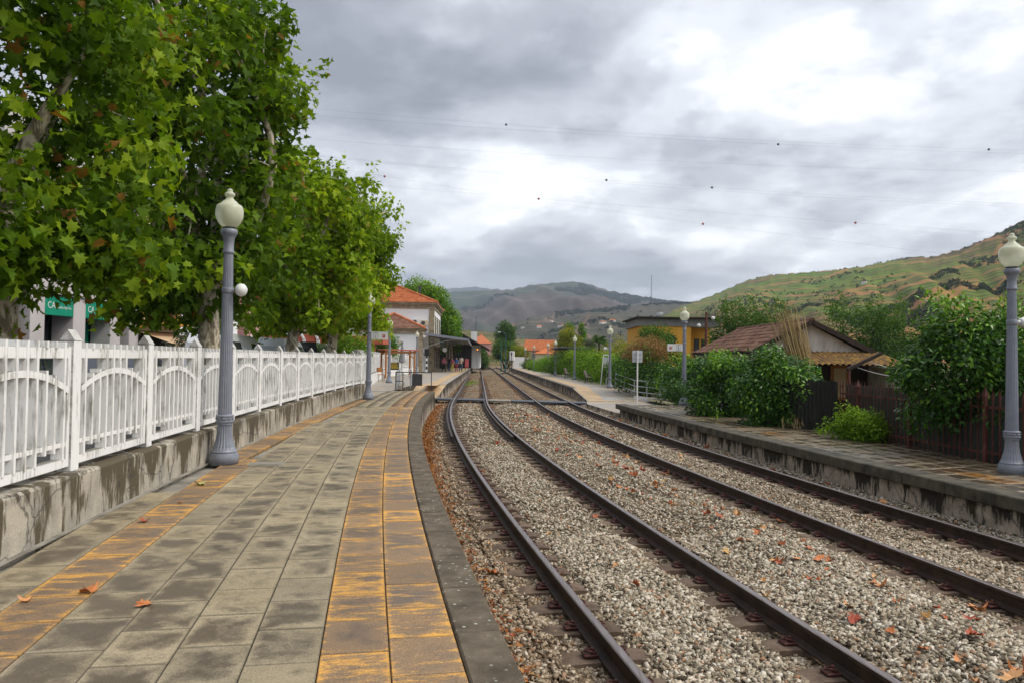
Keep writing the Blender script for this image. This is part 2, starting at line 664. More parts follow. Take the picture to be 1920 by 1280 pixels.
def ballastmat(name):
    m = Mat(name)
    p = m.pos()
    cell = m.voro(p, 21.0, 'Color')
    dist = m.voro(p, 21.0, 'Distance')
    r_, g_, b_ = m.sep(cell)
    c = m.ramp(r_, [(0, (.17, .145, .11)), (.35, (.34, .29, .215)), (.7, (.46, .41, .32)), (1, (.58, .54, .46))])
    c = m.mix(m.ramp(dist, [(.35, 0.0), (.75, .8)]), c, (.07, .055, .04))
    grime = m.ramp(m.noise(p, .9, 4, .6), [(.38, (.50, .41, .32)), (.62, (.8, .72, .62))])
    c = m.mix(1.0, c, grime, 'MULTIPLY')
    m.set(Base_Color=c, Roughness=.95, Specular_IOR_Level=.08)
    m.bump(m.math('SUBTRACT', 1.0, dist), .9, .03)
    return m.m


def stonemat(name):
    m = Mat(name)
    a = m.attr('rnd')
    c = m.ramp(a, [(0, (.062, .05, .038)), (.15, (.19, .155, .11)), (.45, (.355, .30, .215)), (.75, (.51, .45, .345)), (.92, (.68, .63, .53)), (.97, (.36, .20, .11))])
    p = m.pos()
    rust = m.attr('rust')
    c = m.mix(m.math('MULTIPLY', rust, .7), c, m.mix(1.0, c, (.56, .38, .25), 'MULTIPLY'))
    c = m.mix(.6, c, m.ramp(m.noise(p, 60, 4, .7), [(.3, (.6, .58, .55)), (.7, (1.25, 1.25, 1.25))]), 'MULTIPLY')
    m.set(Base_Color=c, Roughness=.9, Specular_IOR_Level=.12)
    return m.m


def tilemat(name, cols, rows=3.2, across=4.5):
    """weathered clay tiles"""
    m = Mat(name)
    p = m.pos()
    f = m.noise(p, 2.2, 5, .6)
    c = m.ramp(f, [(.32, cols[0]), (.5, cols[1]), (.7, cols[2])])
    c = m.mix(.7, c, m.ramp(m.rnd(), [(0, (.7, .68, .66)), (1, (1.25, 1.2, 1.15))]), 'MULTIPLY')
    c = m.mix(m.ramp(m.noise(p, 9, 4, .7), [(.55, 0.0), (.75, .6)]), c, (.09, .075, .06))
    m.set(Base_Color=c, Roughness=.9, Specular_IOR_Level=.1)
    m.bump(m.noise(p, 30, 4, .6), .3, .01)
    return m.m


G = {}
G['slab'] = slabmat('paving grey')
G['slab_j'] = slabmat('paving grey far', joined=True)
G['slab_y'] = slabmat('paving yellow', True)
G['slab_yj'] = slabmat('paving yellow far', True, True)
G['slab_wet'] = slabmat('paving wet', False, False, .08, .5)
G['slab_ywet'] = slabmat('paving yellow wet', True, False, .1, .5)
G['kerb'] = stone('kerb stone', [(.075, .066, .052), (.12, .105, .085), (.17, .15, .12)], 5, .55, .5, .006, fine=120, world=False, vary=.18, spec=.4)
_m = Mat('kerb stone lichen')
_v = _m.vm('ADD', _m.obj(), _m.scalevec((17.0, 31.0, 7.0), _m.rnd()))
_c = _m.ramp(_m.noise(_v, 5, 6, .6), [(.32, (.07, .055, .039)), (.5, (.112, .09, .064)), (.7, (.165, .135, .098))])
_c = _m.mix(.5, _c, _m.ramp(_m.noise(_v, 140, 3, .7), [(.3, (.5, .5, .5)), (.7, (1.5, 1.5, 1.5))]), 'MULTIPLY')
_l = _m.math('ADD', _m.voro(_v, 17, 'Distance'), _m.math('MULTIPLY', _m.noise(_v, 30, 3, .6), .25))
_sp = _m.math('MULTIPLY', _m.ramp(_l, [(.27, 1.0), (.33, 0.0)]), _m.ramp(_m.noise(_v, 4, 2, .5), [(.42, 0.0), (.55, 1.0)]))
_c = _m.mix(_sp, _c, (.36, .38, .31))
_m.set(Base_Color=_c, Roughness=.85, Specular_IOR_Level=.12)
_m.bump(_m.noise(_v, 90, 5, .7), .5, .006)
G['kerb'] = _m.m
G['concrete'] = stone('concrete', [(.14, .125, .10), (.24, .22, .18), (.34, .31, .26)], 2.5, .85, .4, .01, fine=60)
G['plinth'] = wallmat('stained plinth', (.30, .275, .23), (.095, .075, .045), (.47, .42, .33), off=-.035)
G['p2wall'] = wallmat('platform wall', (.34, .28, .215), (.035, .028, .02), (.52, .43, .33), streak=.9, mossy=(.09, .07, .03), off=.14)
G['lip'] = stone('mossy coping', [(.03, .027, .02), (.075, .065, .045), (.12, .105, .07)], 4, .7, .6, .01, fine=80)
G['white'] = whitemat('white concrete paint')
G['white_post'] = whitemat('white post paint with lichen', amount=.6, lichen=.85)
G['white_wall'] = whitemat('white wall', (.72, .71, .69), (.30, .28, .25), .72)
G['ballast'] = ballastmat('ballast base')
G['stone'] = stonemat('ballast stones')
G['asphalt'] = stone('asphalt', [(.045, .045, .046), (.07, .07, .07)], 3, .9, .3, .01, fine=90)
G['dirt'] = stone('dry ground', [(.11, .10, .05), (.17, .145, .08), (.09, .11, .04)], .8, .95, .5, .05, fine=6)

m = Mat('rail steel')
p = m.pos()
m.set(Base_Color=m.ramp(m.noise(p, 6, 5, .65), [(.35, (.018, .010, .006)), (.7, (.06, .032, .02))]), Roughness=.62, Metallic=.25)
m.bump(m.noise(p, 50, 4, .6), .25, .004)
G['rail'] = m.m
m = Mat('rail head worn')
p = m.pos()
m.set(Base_Color=m.ramp(m.noise(m.vm('MULTIPLY', p, (20, .6, 20)), 3, 4, .6), [(.35, (.16, .125, .11)), (.7, (.30, .26, .25))]), Roughness=.38, Metallic=.8)
G['railtop'] = m.m
G['sleeper'] = stone('sleeper concrete', [(.08, .052, .034), (.125, .085, .058), (.175, .125, .09)], 5, .9, .5, .008, world=False, fine=80, vary=.15)
G['clip'] = stone('rusty clip', [(.045, .018, .014), (.11, .04, .032)], 20, .55, .3, .003, world=False, metal=.3)
G['lamp'] = stone('grey lamp paint', [(.175, .19, .225), (.22, .235, .275)], 8, .45, .15, .002, world=False, spec=.5)
G['parapet'] = stone('grey parapet', [(.17, .165, .165), (.24, .235, .23)], 2, .8, .2, .01)
G['darkmetal'] = stone('dark grey metal', [(.05, .055, .065), (.08, .085, .1)], 8, .5, .1, .002, world=False, metal=.3)
G['galv'] = stone('galvanised steel', [(.30, .32, .35), (.42, .44, .47)], 10, .4, .1, .002, world=False, metal=.6)
G['black'] = stone('black', [(.01, .01, .011), (.02, .02, .022)], 9, .5, 0)
m = Mat('milky lamp glass')
m.set(Base_Color=(.80, .81, .62), Roughness=.28, Specular_IOR_Level=.5, Transmission_Weight=.45, IOR=1.3)
G['globe'] = m.m
G['signwhite'] = stone('sign white', [(.66, .66, .64), (.72, .72, .70)], 3, .45, 0, world=False)
G['signback'] = stone('sign back', [(.42, .45, .46), (.5, .52, .53)], 3, .5, 0, world=False)
G['red'] = stone('red print', [(.42, .03, .03), (.5, .04, .04)], 5, .5, 0)
G['ink'] = stone('dark print', [(.03, .035, .04), (.05, .055, .06)], 5, .5, 0)
G['bark'] = None
m = Mat('plane bark')
p = m.pos()
n1 = m.noise(m.vm('MULTIPLY', p, (1, 1, .45)), 7, 5, .6, .7)
c = m.ramp(n1, [(.36, (.17, .13, .085)), (.42, (.32, .27, .18)), (.48, (.55, .48, .36)), (.60, (.29, .26, .165))], 'CONSTANT')
c = m.mix(.5, c, m.ramp(m.noise(p, 40, 4, .6), [(.3, (.6, .6, .6)), (.7, (1.3, 1.3, 1.3))]), 'MULTIPLY')
m.set(Base_Color=c, Roughness=.85)
m.bump(n1, .5, .02)
G['bark'] = m.m
G['twig'] = stone('dark twig bark', [(.03, .022, .015), (.07, .052, .036)], 9, .9, .4, .01)
G['plane_leaf'] = leafmat('plane leaves', (.018, .042, .005), (.095, .175, .010), (.33, .43, .02), (.26, .13, .03), trans=.4)
G['plane_leaf2'] = leafmat('plane leaves far', (.034, .07, .006), (.185, .29, .012), (.46, .54, .026), (.28, .22, .03), trans=.4)
G['citrus'] = leafmat('glossy citrus leaves', (.012, .045, .006), (.042, .125, .012), (.24, .44, .03), trans=.25, rough=.32, spec=.3)
G['shrub'] = leafmat('light shrub leaves', (.06, .13, .010), (.15, .27, .018), (.29, .42, .04), trans=.35)
G['hedge'] = leafmat('hedge leaves', (.03, .085, .008), (.11, .23, .014), (.28, .42, .035), trans=.3)
G['dull'] = leafmat('dull tree leaves', (.02, .055, .010), (.055, .12, .018), (.12, .21, .03), trans=.25)
G['olive'] = leafmat('olive leaves', (.05, .065, .04), (.10, .12, .075), (.17, .19, .13), trans=.2)
G['autumn'] = leafmat('yellowing leaves', (.08, .12, .012), (.19, .22, .018), (.34, .29, .03), (.3, .13, .03), trans=.3)
G['dryvine'] = leafmat('dry vine', (.14, .075, .028), (.26, .14, .055), (.36, .23, .10), trans=.1, rough=.8)
G['reed'] = leafmat('dry reed', (.22, .15, .065), (.36, .26, .12), (.5, .39, .20), trans=.1, rough=.7)
G['litter'] = leafmat('leaf litter', (.12, .035, .012), (.30, .10, .03), (.42, .22, .08), trans=.1, rough=.8)
m = Mat('dry fallen leaf')
rd = m.rnd()
c = m.ramp(rd, [(0, (.30, .05, .018)), (.3, (.44, .12, .03)), (.6, (.55, .22, .065)), (.85, (.62, .36, .16)), (1, (.56, .36, .12))])
c = m.mix(.6, c, m.ramp(m.noise(m.obj(), 14, 4, .6), [(.3, (.55, .5, .45)), (.7, (1.25, 1.2, 1.15))]), 'MULTIPLY')
m.set(Base_Color=c, Roughness=.7)
G['fallen'] = m.m
G['fallen_green'] = stone('yellow green fallen leaf', [(.35, .36, .10), (.5, .48, .2)], 12, .7, .2, .003, world=False)
G['tile_new'] = tilemat('orange roof tiles', [(.36, .105, .04), (.50, .165, .065), (.60, .25, .12)])
G['tile_old'] = tilemat('old brown tiles', [(.085, .046, .032), (.15, .082, .057), (.22, .135, .10)])
G['tile_annex'] = tilemat('annex brown tiles', [(.15, .08, .055), (.25, .135, .095), (.33, .21, .16)])
G['tile_far'] = stone('far orange tiles', [(.40, .12, .05), (.58, .20, .085)], 1.2, .85, .3, .05, stretch=(1, 1, 4))
G['granite'] = stone('granite trim', [(.20, .155, .095), (.30, .24, .155), (.38, .32, .23)], 2.5, .85, .4, .01, fine=25)
G['stucco'] = whitemat('white stucco', (.81, .805, .80), (.34, .32, .29), .70)
G['oldplaster'] = stone('old plaster', [(.34, .30, .26), (.48, .435, .39), (.56, .52, .47)], 2.2, .9, .3, .01, stretch=(1.6, 1.6, .6), fine=30)
G['wood'] = stone('orange pine', [(.28, .11, .03), (.38, .17, .06)], 4, .6, .2, .004, stretch=(4, 4, .6))
G['darkwood'] = stone('dark old timber', [(.018, .012, .009), (.045, .03, .022)], 4, .8, .3, .01, stretch=(4, 4, .7))
G['glass'] = Mat('window glass').set(Base_Color=(.035, .04, .045), Roughness=.08, Specular_IOR_Level=.8).m
G['yellowwall'] = stone('ochre yellow wall', [(.56, .28, .035), (.68, .36, .05)], 1.5, .85, .2, .01, stretch=(1, 1, .4))
G['creamwall'] = stone('cream wall', [(.52, .45, .30), (.6, .53, .38)], 1.2, .85, .2, .01)
G['pinkwall'] = stone('pink wall', [(.52, .27, .25), (.6, .34, .31)], 1.2, .85, .2, .01)
G['green'] = stone('bank green', [(.0, .22, .13), (.0, .27, .16)], 3, .4, 0)
G['awning'] = stone('tan awning cloth', [(.46, .32, .19), (.55, .40, .25)], 4, .8, .1, .005)
G['redpanel'] = stone('terracotta red panel', [(.34, .075, .04), (.42, .11, .06)], 3, .7, .1, .005)
G['redfence'] = stone('rusty red iron', [(.06, .019, .013), (.10, .032, .023), (.15, .055, .04)], 7, .6, .2, .003)
G['corr'] = stone('dark corrugated sheet', [(.016, .017, .014), (.04, .04, .033)], 3, .6, .3, .01, stretch=(1, 1, .3), metal=.3)
G['corr_orange'] = stone('rusted lichen sheet', [(.08, .045, .028), (.22, .12, .03), (.12, .07, .038), (.36, .21, .035), (.09, .055, .035)], 3.2, .9, .4, .01, fine=30)
G['pinkboard'] = stone('pink board', [(.5, .1, .12), (.58, .14, .16)], 4, .6, 0)
G['rubber'] = stone('rubber', [(.012, .012, .012), (.025, .025, .025)], 8, .85, .1, .003)


# ------------------------------------------------------------------ the line of the railway
YB = 40.5


def dx(y):
    """sideways drift of the curving line at distance y"""
    return -.205 * y + .002 * y * y if y < YB else -.205 * YB + .002 * YB * YB - .043 * (y - YB)


def sl(y):
    return -.205 + .004 * y if y < YB else -.043


def pdx(y):
    return dx(y) + .00027 * min(y, 36.5) ** 2


def rot(y):
    return -math.atan(sl(y))


ZR, ZB, ZP2 = -.62, -.852, -.20
A1, A2 = 2.87, 7.22           # track centre lines
A_EDGE2 = 8.83                # edge of the far platform

# ground sheet out to the hills
mb = MB()
mb.quad((-7000, -300, -1.25), (7000, -300, -1.25), (7000, 9000, -1.25), (-7000, 9000, -1.25))
tag(mb.build('ground', G['dirt']), kind='structure')


def strip(name, mat, f0, f1, ys, z, kind=None, parent=None, cols=1):
    mb = MB()
    vs, fs = [], []
    for y in ys:
        for i in range(cols + 1):
            t = i / cols
            x = f0(y) * (1 - t) + f1(y) * t
            vs.append((x, y, z(x, y) if callable(z) else z))
    n = cols + 1
    for j in range(len(ys) - 1):
        for i in range(cols):
            fs.append((j * n + i, j * n + i + 1, (j + 1) * n + i + 1, (j + 1) * n + i))
    mb.add(vs, fs)
    return tag(mb.build(name, mat, parent), kind=kind)


def zbed(x, y):
    a = x - dx(y)
    z = ZB + .018 * math.sin(a * 5 + y * 1.7) * math.sin(y * 2.3 + a * 3)
    m_ = math.exp(-((a - 5.05) / .55) ** 2)
    z += .125 * m_ * (1 + .4 * math.sin(y * 1.3)) * (1 if y < 38 else .3)
    for c_ in (A1, A2):
        q_ = abs(a - c_)
        if q_ < .62:
            z += .05 * min(1, (.62 - q_) / .15)
        elif q_ > 1.2 and q_ < 1.9:
            z += .02
    if a > 8.2:
        z += .09 * min(1, (a - 8.2) / .5)
    if a < 1.5:
        z -= .02
    return z


ys_bed = [1 + .35 * i for i in range(125)] + [45 + 3 * i for i in range(75)]
strip('track_bed', G['ballast'], lambda y: .3 + dx(y), lambda y: A_EDGE2 + .6 + dx(y) + (0 if y < 32 else min(.6, .05 * (y - 32))), ys_bed, zbed, 'structure', cols=40)

# ------------------------------------------------------------------ near platform with its slabs
edge1 = lambda y: .56 + pdx(y)
fence_x = lambda y: -3.2 - .139 * y + .00155 * y * y if y < 40 else -6.28 - .05 * (y - 40)
mb = MB()
ysp = [-1 + .6 * i for i in range(63)]
pl = []
prof_path = []
vs, fs = [], []
for y in ysp:
    xa, xb = fence_x(y) + .1, .785 + pdx(y)
    vs += [(xa, y, -.052), (xb, y, -.052), (xb, y, -1.1), (xa, y, -1.1)]
for j in range(len(ysp) - 1):
    a = j * 4
    fs += [(a, a + 1, a + 5, a + 4), (a + 1, a + 2, a + 6, a + 5)]
k = (len(ysp) - 1) * 4
fs += [(k, k + 1, k + 2, k + 3)]
mb.add(vs, fs)
platform = tag(mb.build('platform', G['concrete']), kind='structure')

SW, SL_ = .374, .514
me_slab = MB().box((0, 0, -.026), (SW, SL_, .05), ch=.005).mesh('paving_slab')
me_slab.materials.append(G['slab'])
me_slaby = me_slab.copy()
me_slaby.materials.clear()
me_slaby.materials.append(G['slab_y'])
edges = [.56, .18, -.19, -.57, -.96, -1.34, -1.75, -2.17, -2.57, -2.97]
cols = [((edges[i] + edges[i + 1]) / 2, i in (0, 1, 6), (edges[i] - edges[i + 1]) * .985 / .38) for i in range(9)]
spots = []
for ci, (ac, yel, wsc) in enumerate(cols):
    off = [.0, .26, .1, .33, .05, .22, .12, .3, .02][ci]
    j = 0
    y = 2.6 + off
    while y < 36.3:
        x = ac + pdx(y)
        if x - SW / 2 > fence_x(y) + (.12 if y < 11.6 or y > 29 else .50) and y < 36.4:
            spots.append((x, y, yel, wsc))
        y += (SL_ + .007) * math.cos(math.atan(sl(y)))
y = 11.75
while y < 28.4:      # the yellow strip turns to follow the foot of the wall
    spots.append((fence_x(y) + .19 + .2, y, True, 1.0, .142 - .0031 * y))
    y += .517
spots = [s if len(s) == 5 else (*s, -(sl(s[1]) + .00054 * min(s[1], 36.5))) for s in spots]
spots.sort(key=lambda s: s[1])
for x, y, yel, wsc, sg_ in spots[:300]:
    o = link('paving_slab', me_slaby if yel else me_slab, None, platform, (x, y, random.uniform(-.002, .002)), math.atan(sg_))
    o.scale.x = wsc
    o.rotation_euler.x = random.uniform(-.003, .003)
    o.rotation_euler.y = random.uniform(-.003, .003)
for yel in (0, 1):
    V, F_, rn, lc = [], [], [], []
    for x, y, ye, wsc, sg_ in spots[300:]:
        if ye != yel:
            continue
        b = len(V)
        c, s_ = math.cos(math.atan(sg_)), math.sin(math.atan(sg_))
        r_ = random.random()
        dz = random.uniform(-.002, .002)
        for hz in (-.04, 0):
            for px, py in ((-1, -1), (1, -1), (1, 1), (-1, 1)):
                lx, ly = px * SW * wsc / 2, py * SL_ / 2
                V.append((x + lx * c - ly * s_, y + lx * s_ + ly * c, hz - .001 + dz))
                lc.append((lx, ly, 0))
                rn.append(r_)
        F_ += [(b + 4, b + 5, b + 6, b + 7), (b, b + 1, b + 5, b + 4), (b + 1, b + 2, b + 6, b + 5), (b + 2, b + 3, b + 7, b + 6), (b + 3, b, b + 4, b + 7)]
    me = npmesh('distant_slabs', V, F_, rn, extra=lc)
    tag(link('distant_slabs', me, G['slab_yj'] if yel else G['slab_j'], platform), kind='stuff')
me_kerb = MB().box((.137, 0, -.11), (.272, .862, .21), ch=.012).mesh('kerb_stone')
me_kerb.materials.append(G['kerb'])
y = 2.35
while y < 36.2:
    o = link('kerb_stone', me_kerb, None, platform, (.567 + pdx(y), y, random.uniform(-.001, .004)), -math.atan(sl(y) + .00054 * min(y, 36.5)))
    y += .868 * math.cos(math.atan(sl(y)))
# rough wall under the kerb
strip('edge_wall', G['p2wall'], lambda y: .80 + pdx(y), lambda y: .803 + pdx(y), [-1 + .6 * i for i in range(63)], 0, parent=platform)
o = bpy.data.objects['edge_wall']
for v_ in o.data.vertices:
    v_.co.z = -.215 if v_.index % 2 else -1.0
# inspection cover on the platform
o = MB().box((0, 0, 0), (.5, .36, .012), ch=.004).box((0, 0, .008), (.42, .28, .006)).build('inspection_cover', G['concrete'], None, (-3.55, 11.2, .002), rot(11))
tag(o, 'flat rectangular inspection cover set in the grey paving beside the near left lamp', 'cover')

# ------------------------------------------------------------------ tracks
def rail_path(a, y0, y1, step, z=ZR):
    out = []
    y = y0
    while y <= y1:
        s_ = sl(y)
        n = math.sqrt(1 + s_ * s_)
        out.append(((a + dx(y), y, z), (1 / n, -s_ / n)))
        y += step if y < 60 else step * 6
    return out


RP = [(-.036, 0), (-.036, -.03), (-.026, -.042), (-.008, -.05), (-.008, -.135), (-.02, -.145), (-.07, -.158), (-.07, -.172), (.07, -.172), (.07, -.158), (.02, -.145), (.008, -.135), (.008, -.05), (.026, -.042), (.036, -.03), (.036, 0), (.025, .006), (-.025, .006)]
me_sl = MB()
me_sl.prism([(-1.28, -.16), (1.28, -.16), (1.28, -.045), (1.16, -.012), (.62, 0), (.35, -.04), (-.35, -.04), (-.62, 0), (-1.16, -.012), (-1.28, -.045)], -.13, .13)
me_sl = me_sl.mesh('sleeper')
me_sl.materials.append(G['sleeper'])
mbc = MB()
mbc.box((0, 0, .012), (.12, .11, .022), ch=.004)
mbc.tube([(-.045, -.03, .03), (.03, -.03, .052), (.05, 0, .04), (.03, .03, .052), (-.045, .03, .03)], .009, 6)
mbc.lathe([(.016, .02), (.016, .06), (.011, .068)], 6, (-.015, 0, 0))
me_cl = mbc.mesh('rail_clip')
me_cl.materials.append(G['clip'])
for ti, (ac, lab) in enumerate(((A1, 'curving railway track nearest the left platform'), (A2, 'railway track running beside the right platform wall'))):
    t = tag(empty('railway_track', (0, 0, 0)), lab, 'track', 'railway tracks')
    for sgn in (-1, 1):
        mbr = MB()
        path = [((p[0] + sd[0] * sgn * .868, p[1] + sd[1] * sgn * .868, p[2]), sd) for p, sd in rail_path(ac, 1.5, 215, .8)]
        mbr.sweep(RP, path)
        for i in range(len(mbr.f) - 2):
            if i % len(RP) in (15, 16, 17):
                mbr.mi[i] = 1
        mbr.build('rail', [G['rail'], G['railtop']], t)
        if ti == 0:
            # check rail on the inner side of the tight bend by the crossing
            path2 = [((p[0] + sd[0] * (sgn * .868 - .13), p[1] + sd[1] * (sgn * .868 - .13), p[2] - .02), sd) for p, sd in rail_path(ac, 22, 52, 1.0)]
            MB().sweep(RP, path2).build('check_rail', G['rail'], t)
    y = 2.8 + .2 * ti
    k = 0
    while y < 95:
        o = link('sleeper', me_sl, None, t, (ac + dx(y), y, ZR - .165 - random.uniform(.0, .01)), rot(y) + random.uniform(-.01, .01))
        if y < 17:
            for sgn in (-1, 1):
                for q in (-1, 1):
                    c_ = link('rail_clip', me_cl, None, t, o.location + Matrix.Rotation(rot(y), 3, 'Z') @ Vector((sgn * .868 + q * .125, random.uniform(-.02, .02), .0)), rot(y) + (math.pi if q < 0 else 0))
        y += .60
        k += 1
# turnout rails far up the line
mbr = MB()
for a0, a1_, y0, y1 in ((A1 - .868, A2 - .868, 150, 195), (A1 + .868, A2 + .868, 150, 195), (A2 - .868, A2 + 2.6, 110, 150), (A2 + .868, A2 + 4.3, 110, 150)):
    path = []
    for i in range(16):
        y = y0 + (y1 - y0) * i / 15
        tt = i / 15
        tt = tt * tt * (3 - 2 * tt)
        path.append(((a0 + (a1_ - a0) * tt + dx(y), y, ZR - .004), (1, .05)))
    mbr.sweep(RP, path)
tag(mbr.build('turnout_rails', G['rail']), 'far turnout rails joining the two tracks beyond the station', 'track')

# ------------------------------------------------------------------ ballast stones (uncountable)
def scatter_stones(n, y0, y1, s0, s1, seed, octa=False):
    g = np.random.default_rng(seed)
    y = y0 + (y1 - y0) * g.random(n) ** 1.0
    a = .55 + (A_EDGE2 + .25 - .55) * g.random(n)
    dxy = np.where(y < YB, -.205 * y + .002 * y * y, 0)
    x = a + dxy
    # only what lies inside the view (with a margin for a step aside)
    keep = (np.abs(x) < .72 * y + .5) & (x > -.45 * y)
    # leave the rails free
    for ac in (A1, A2):
        for sgn in (-1, 1):
            keep &= np.abs(a - ac - sgn * .885) > .075
    # sleeper tops near the rails stay half bare
    for ti, ac in enumerate((A1, A2)):
        ph = ((y - (2.8 + .2 * ti) + .30) % .60) - .30
        sy = np.where(y < YB, -.205 + .004 * y, -.043)
        on = (np.abs(ph + (a - ac) * sy / (1 + sy * sy)) < .135) & (np.abs(a - ac) > .56) & (np.abs(a - ac) < 1.27)
        keep &= ~(on & (g.random(n) < .955))
    x, y, a = x[keep], y[keep], a[keep]
    n = len(x)
    m_ = np.exp(-((a - 5.05) / .55) ** 2)
    z = ZB + .018 * np.sin(a * 5 + y * 1.7) * np.sin(y * 2.3 + a * 3) + .125 * m_ * (1 + .4 * np.sin(y * 1.3)) * np.where(y < 38, 1, .3)
    for c_ in (A1, A2):
        q_ = np.abs(a - c_)
        z += np.where(q_ < .62, .05 * np.minimum(1, (.62 - q_) / .15), 0) + np.where((q_ > 1.2) & (q_ < 1.9), .02, 0)
    z += np.where(a > 8.2, .09 * np.minimum(1, (a - 8.2) / .5), 0) + np.where(a < 1.5, -.02, 0)
    s = (s0 + (s1 - s0) * g.random(n) ** 1.6) * .5
    z += s * .25 + g.random(n) * .012
    base = np.array([(x_, y_, z_) for x_ in (-1, 1) for y_ in (-1, 1) for z_ in (-1, 1)], float)
    fc = np.array([(0, 1, 3), (0, 3, 2), (4, 6, 7), (4, 7, 5), (0, 4, 5), (0, 5, 1), (2, 3, 7), (2, 7, 6), (0, 2, 6), (0, 6, 4), (1, 5, 7), (1, 7, 3)])
    if octa:
        base = np.array([(1.25, 0, 0), (-1.25, 0, 0), (0, 1.25, 0), (0, -1.25, 0), (0, 0, 1.25), (0, 0, -1.25)])
        fc = np.array([(0, 2, 4), (2, 1, 4), (1, 3, 4), (3, 0, 4), (2, 0, 5), (1, 2, 5), (3, 1, 5), (0, 3, 5)])
    nv = len(base)
    V = base[None] * .74 + np.clip(g.normal(size=(n, nv, 3)), -1.6, 1.6) * .24
    sc = np.stack([1.05 + .65 * g.random(n), .75 + .4 * g.random(n), .40 + .38 * g.random(n)], 1)
    V = V * sc[:, None]
    # random rotations
    q = unit(g.normal(size=(n, 4)) * np.array([1, .32, .32, 1]))
    w_, x_, y_, z_ = q.T
    Rm = np.stack([np.stack([1 - 2 * (y_**2 + z_**2), 2 * (x_ * y_ - w_ * z_), 2 * (x_ * z_ + w_ * y_)], 1),
                   np.stack([2 * (x_ * y_ + w_ * z_), 1 - 2 * (x_**2 + z_**2), 2 * (y_ * z_ - w_ * x_)], 1),
                   np.stack([2 * (x_ * z_ - w_ * y_), 2 * (y_ * z_ + w_ * x_), 1 - 2 * (x_**2 + y_**2)], 1)], 1)
    V = np.einsum('nij,nkj->nki', Rm, V) * s[:, None, None] + np.stack([x, y, z], 1)[:, None]
    F_ = (fc[None] + (np.arange(n) * nv)[:, None, None]).reshape(-1, 3)
    me = npmesh('ballast_stones', V.reshape(-1, 3), F_, np.repeat(g.random(n), nv))
    near = np.zeros(n)
    for ac in (A1, A2):
        near = np.maximum(near, np.exp(-((np.abs(a - ac) - .9) / .33) ** 2))
    near = np.maximum(near, (a < 1.75) * .9)
    near = np.maximum(near, ((a > 6.2) & (a < 8.3)) * .35)
    r_ = me.attributes.new('rust', 'FLOAT', 'POINT')
    r_.data.foreach_set('value', np.repeat(near * (.4 + .6 * g.random(n)), nv).astype(np.float32))
    o = link('ballast_stones', me, G['stone'])
    tag(o, 'loose pale crushed stone ballast around the rails', 'ballast', kind='stuff')
    return o


scatter_stones(104000, 3.2, 10.5, .021, .050, 5)
scatter_stones(56000, 10.5, 21, .032, .064, 6, True)
scatter_stones(22000, 21, 46, .05, .10, 7, True)

# ------------------------------------------------------------------ plank crossing over the rails
cr = tag(empty('plank_crossing', (0, 0, 0)), 'dark flat crossing boards laid across both tracks', 'crossing')
yc = lambda x: 41.2 - .25 * x
segs = []
r1 = [A1 - .868, A1 + .868]
r2 = [A2 - .868, A2 + .868]
rx = [a + dx(41.2) for a in r1 + r2]
lim = [-4.5] + rx + [4.05]
for i in range(5):
    xa = lim[i] + (.08 if i else 0)
    xb = lim[i + 1] - (.08 if i < 4 else 0)
    if i in (1, 3):
        xa += .06
    nseg = 2 if i == 2 else 1
    for s_ in range(nseg):
        x0 = xa + (xb - xa) * s_ / nseg
        x1 = xa + (xb - xa) * (s_ + 1) / nseg - .02
        for r_ in range(4):
            yy = yc((x0 + x1) / 2) + (r_ - 1.5) * .36
            MB().box(((x0 + x1) / 2, yy, ZR - .045), (x1 - x0, .34, .09), rz=-.243, ch=.008).build('plank', G['slab_far'] if False else (G['concrete'] if (i == 2 and s_ == 0 and r_ < 4) else G['darkmetal']), cr)

# ------------------------------------------------------------------ plinth and white concrete fence
mb = MB()
prof = [(0.0, -.05), (0.0, .455), (-.02, .48), (-.62, .48), (-.62, -.05)]
path = []
ysf = [3.0 + .35 * i for i in range(83)]
for y in ysf:
    s_ = -.139 + .0031 * y
    n = math.sqrt(1 + s_ * s_)
    path.append(((fence_x(y) + .16, y, 0), (1 / n, -s_ / n)))
mb.sweep(prof, path)
plinth = tag(mb.build('plinth_wall', G['plinth']), 'low rain-stained concrete wall carrying the white fence', 'wall')
mb = MB()
mb.sweep([(-.07, 0), (0.05, 0), (.05, .01), (-.07, .012)], path)
tag(mb.build('mortar_strip', G['concrete'], plinth), None)

fence = tag(empty('concrete_fence', (0, 0, 0)), 'white concrete picket fence with arched panels on the stained low wall', 'fence')
mbp = MB()
mbp.box((0, 0, .605), (.13, .15, 1.21), ch=.008)
mbp.add([(-.068, -.08, 1.21), (.068, -.08, 1.21), (.068, .08, 1.21), (-.068, .08, 1.21), (0, -.08, 1.31), (0, .08, 1.31)], [(0, 1, 4), (2, 3, 5), (1, 2, 5, 4), (3, 0, 4, 5), (3, 2, 1, 0)])
me_post = mbp.mesh('post')
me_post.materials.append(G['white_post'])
PL = 1.78


def arch_z(t):
    return .78 + .165 * (1 - (2 * t - 1) ** 2)


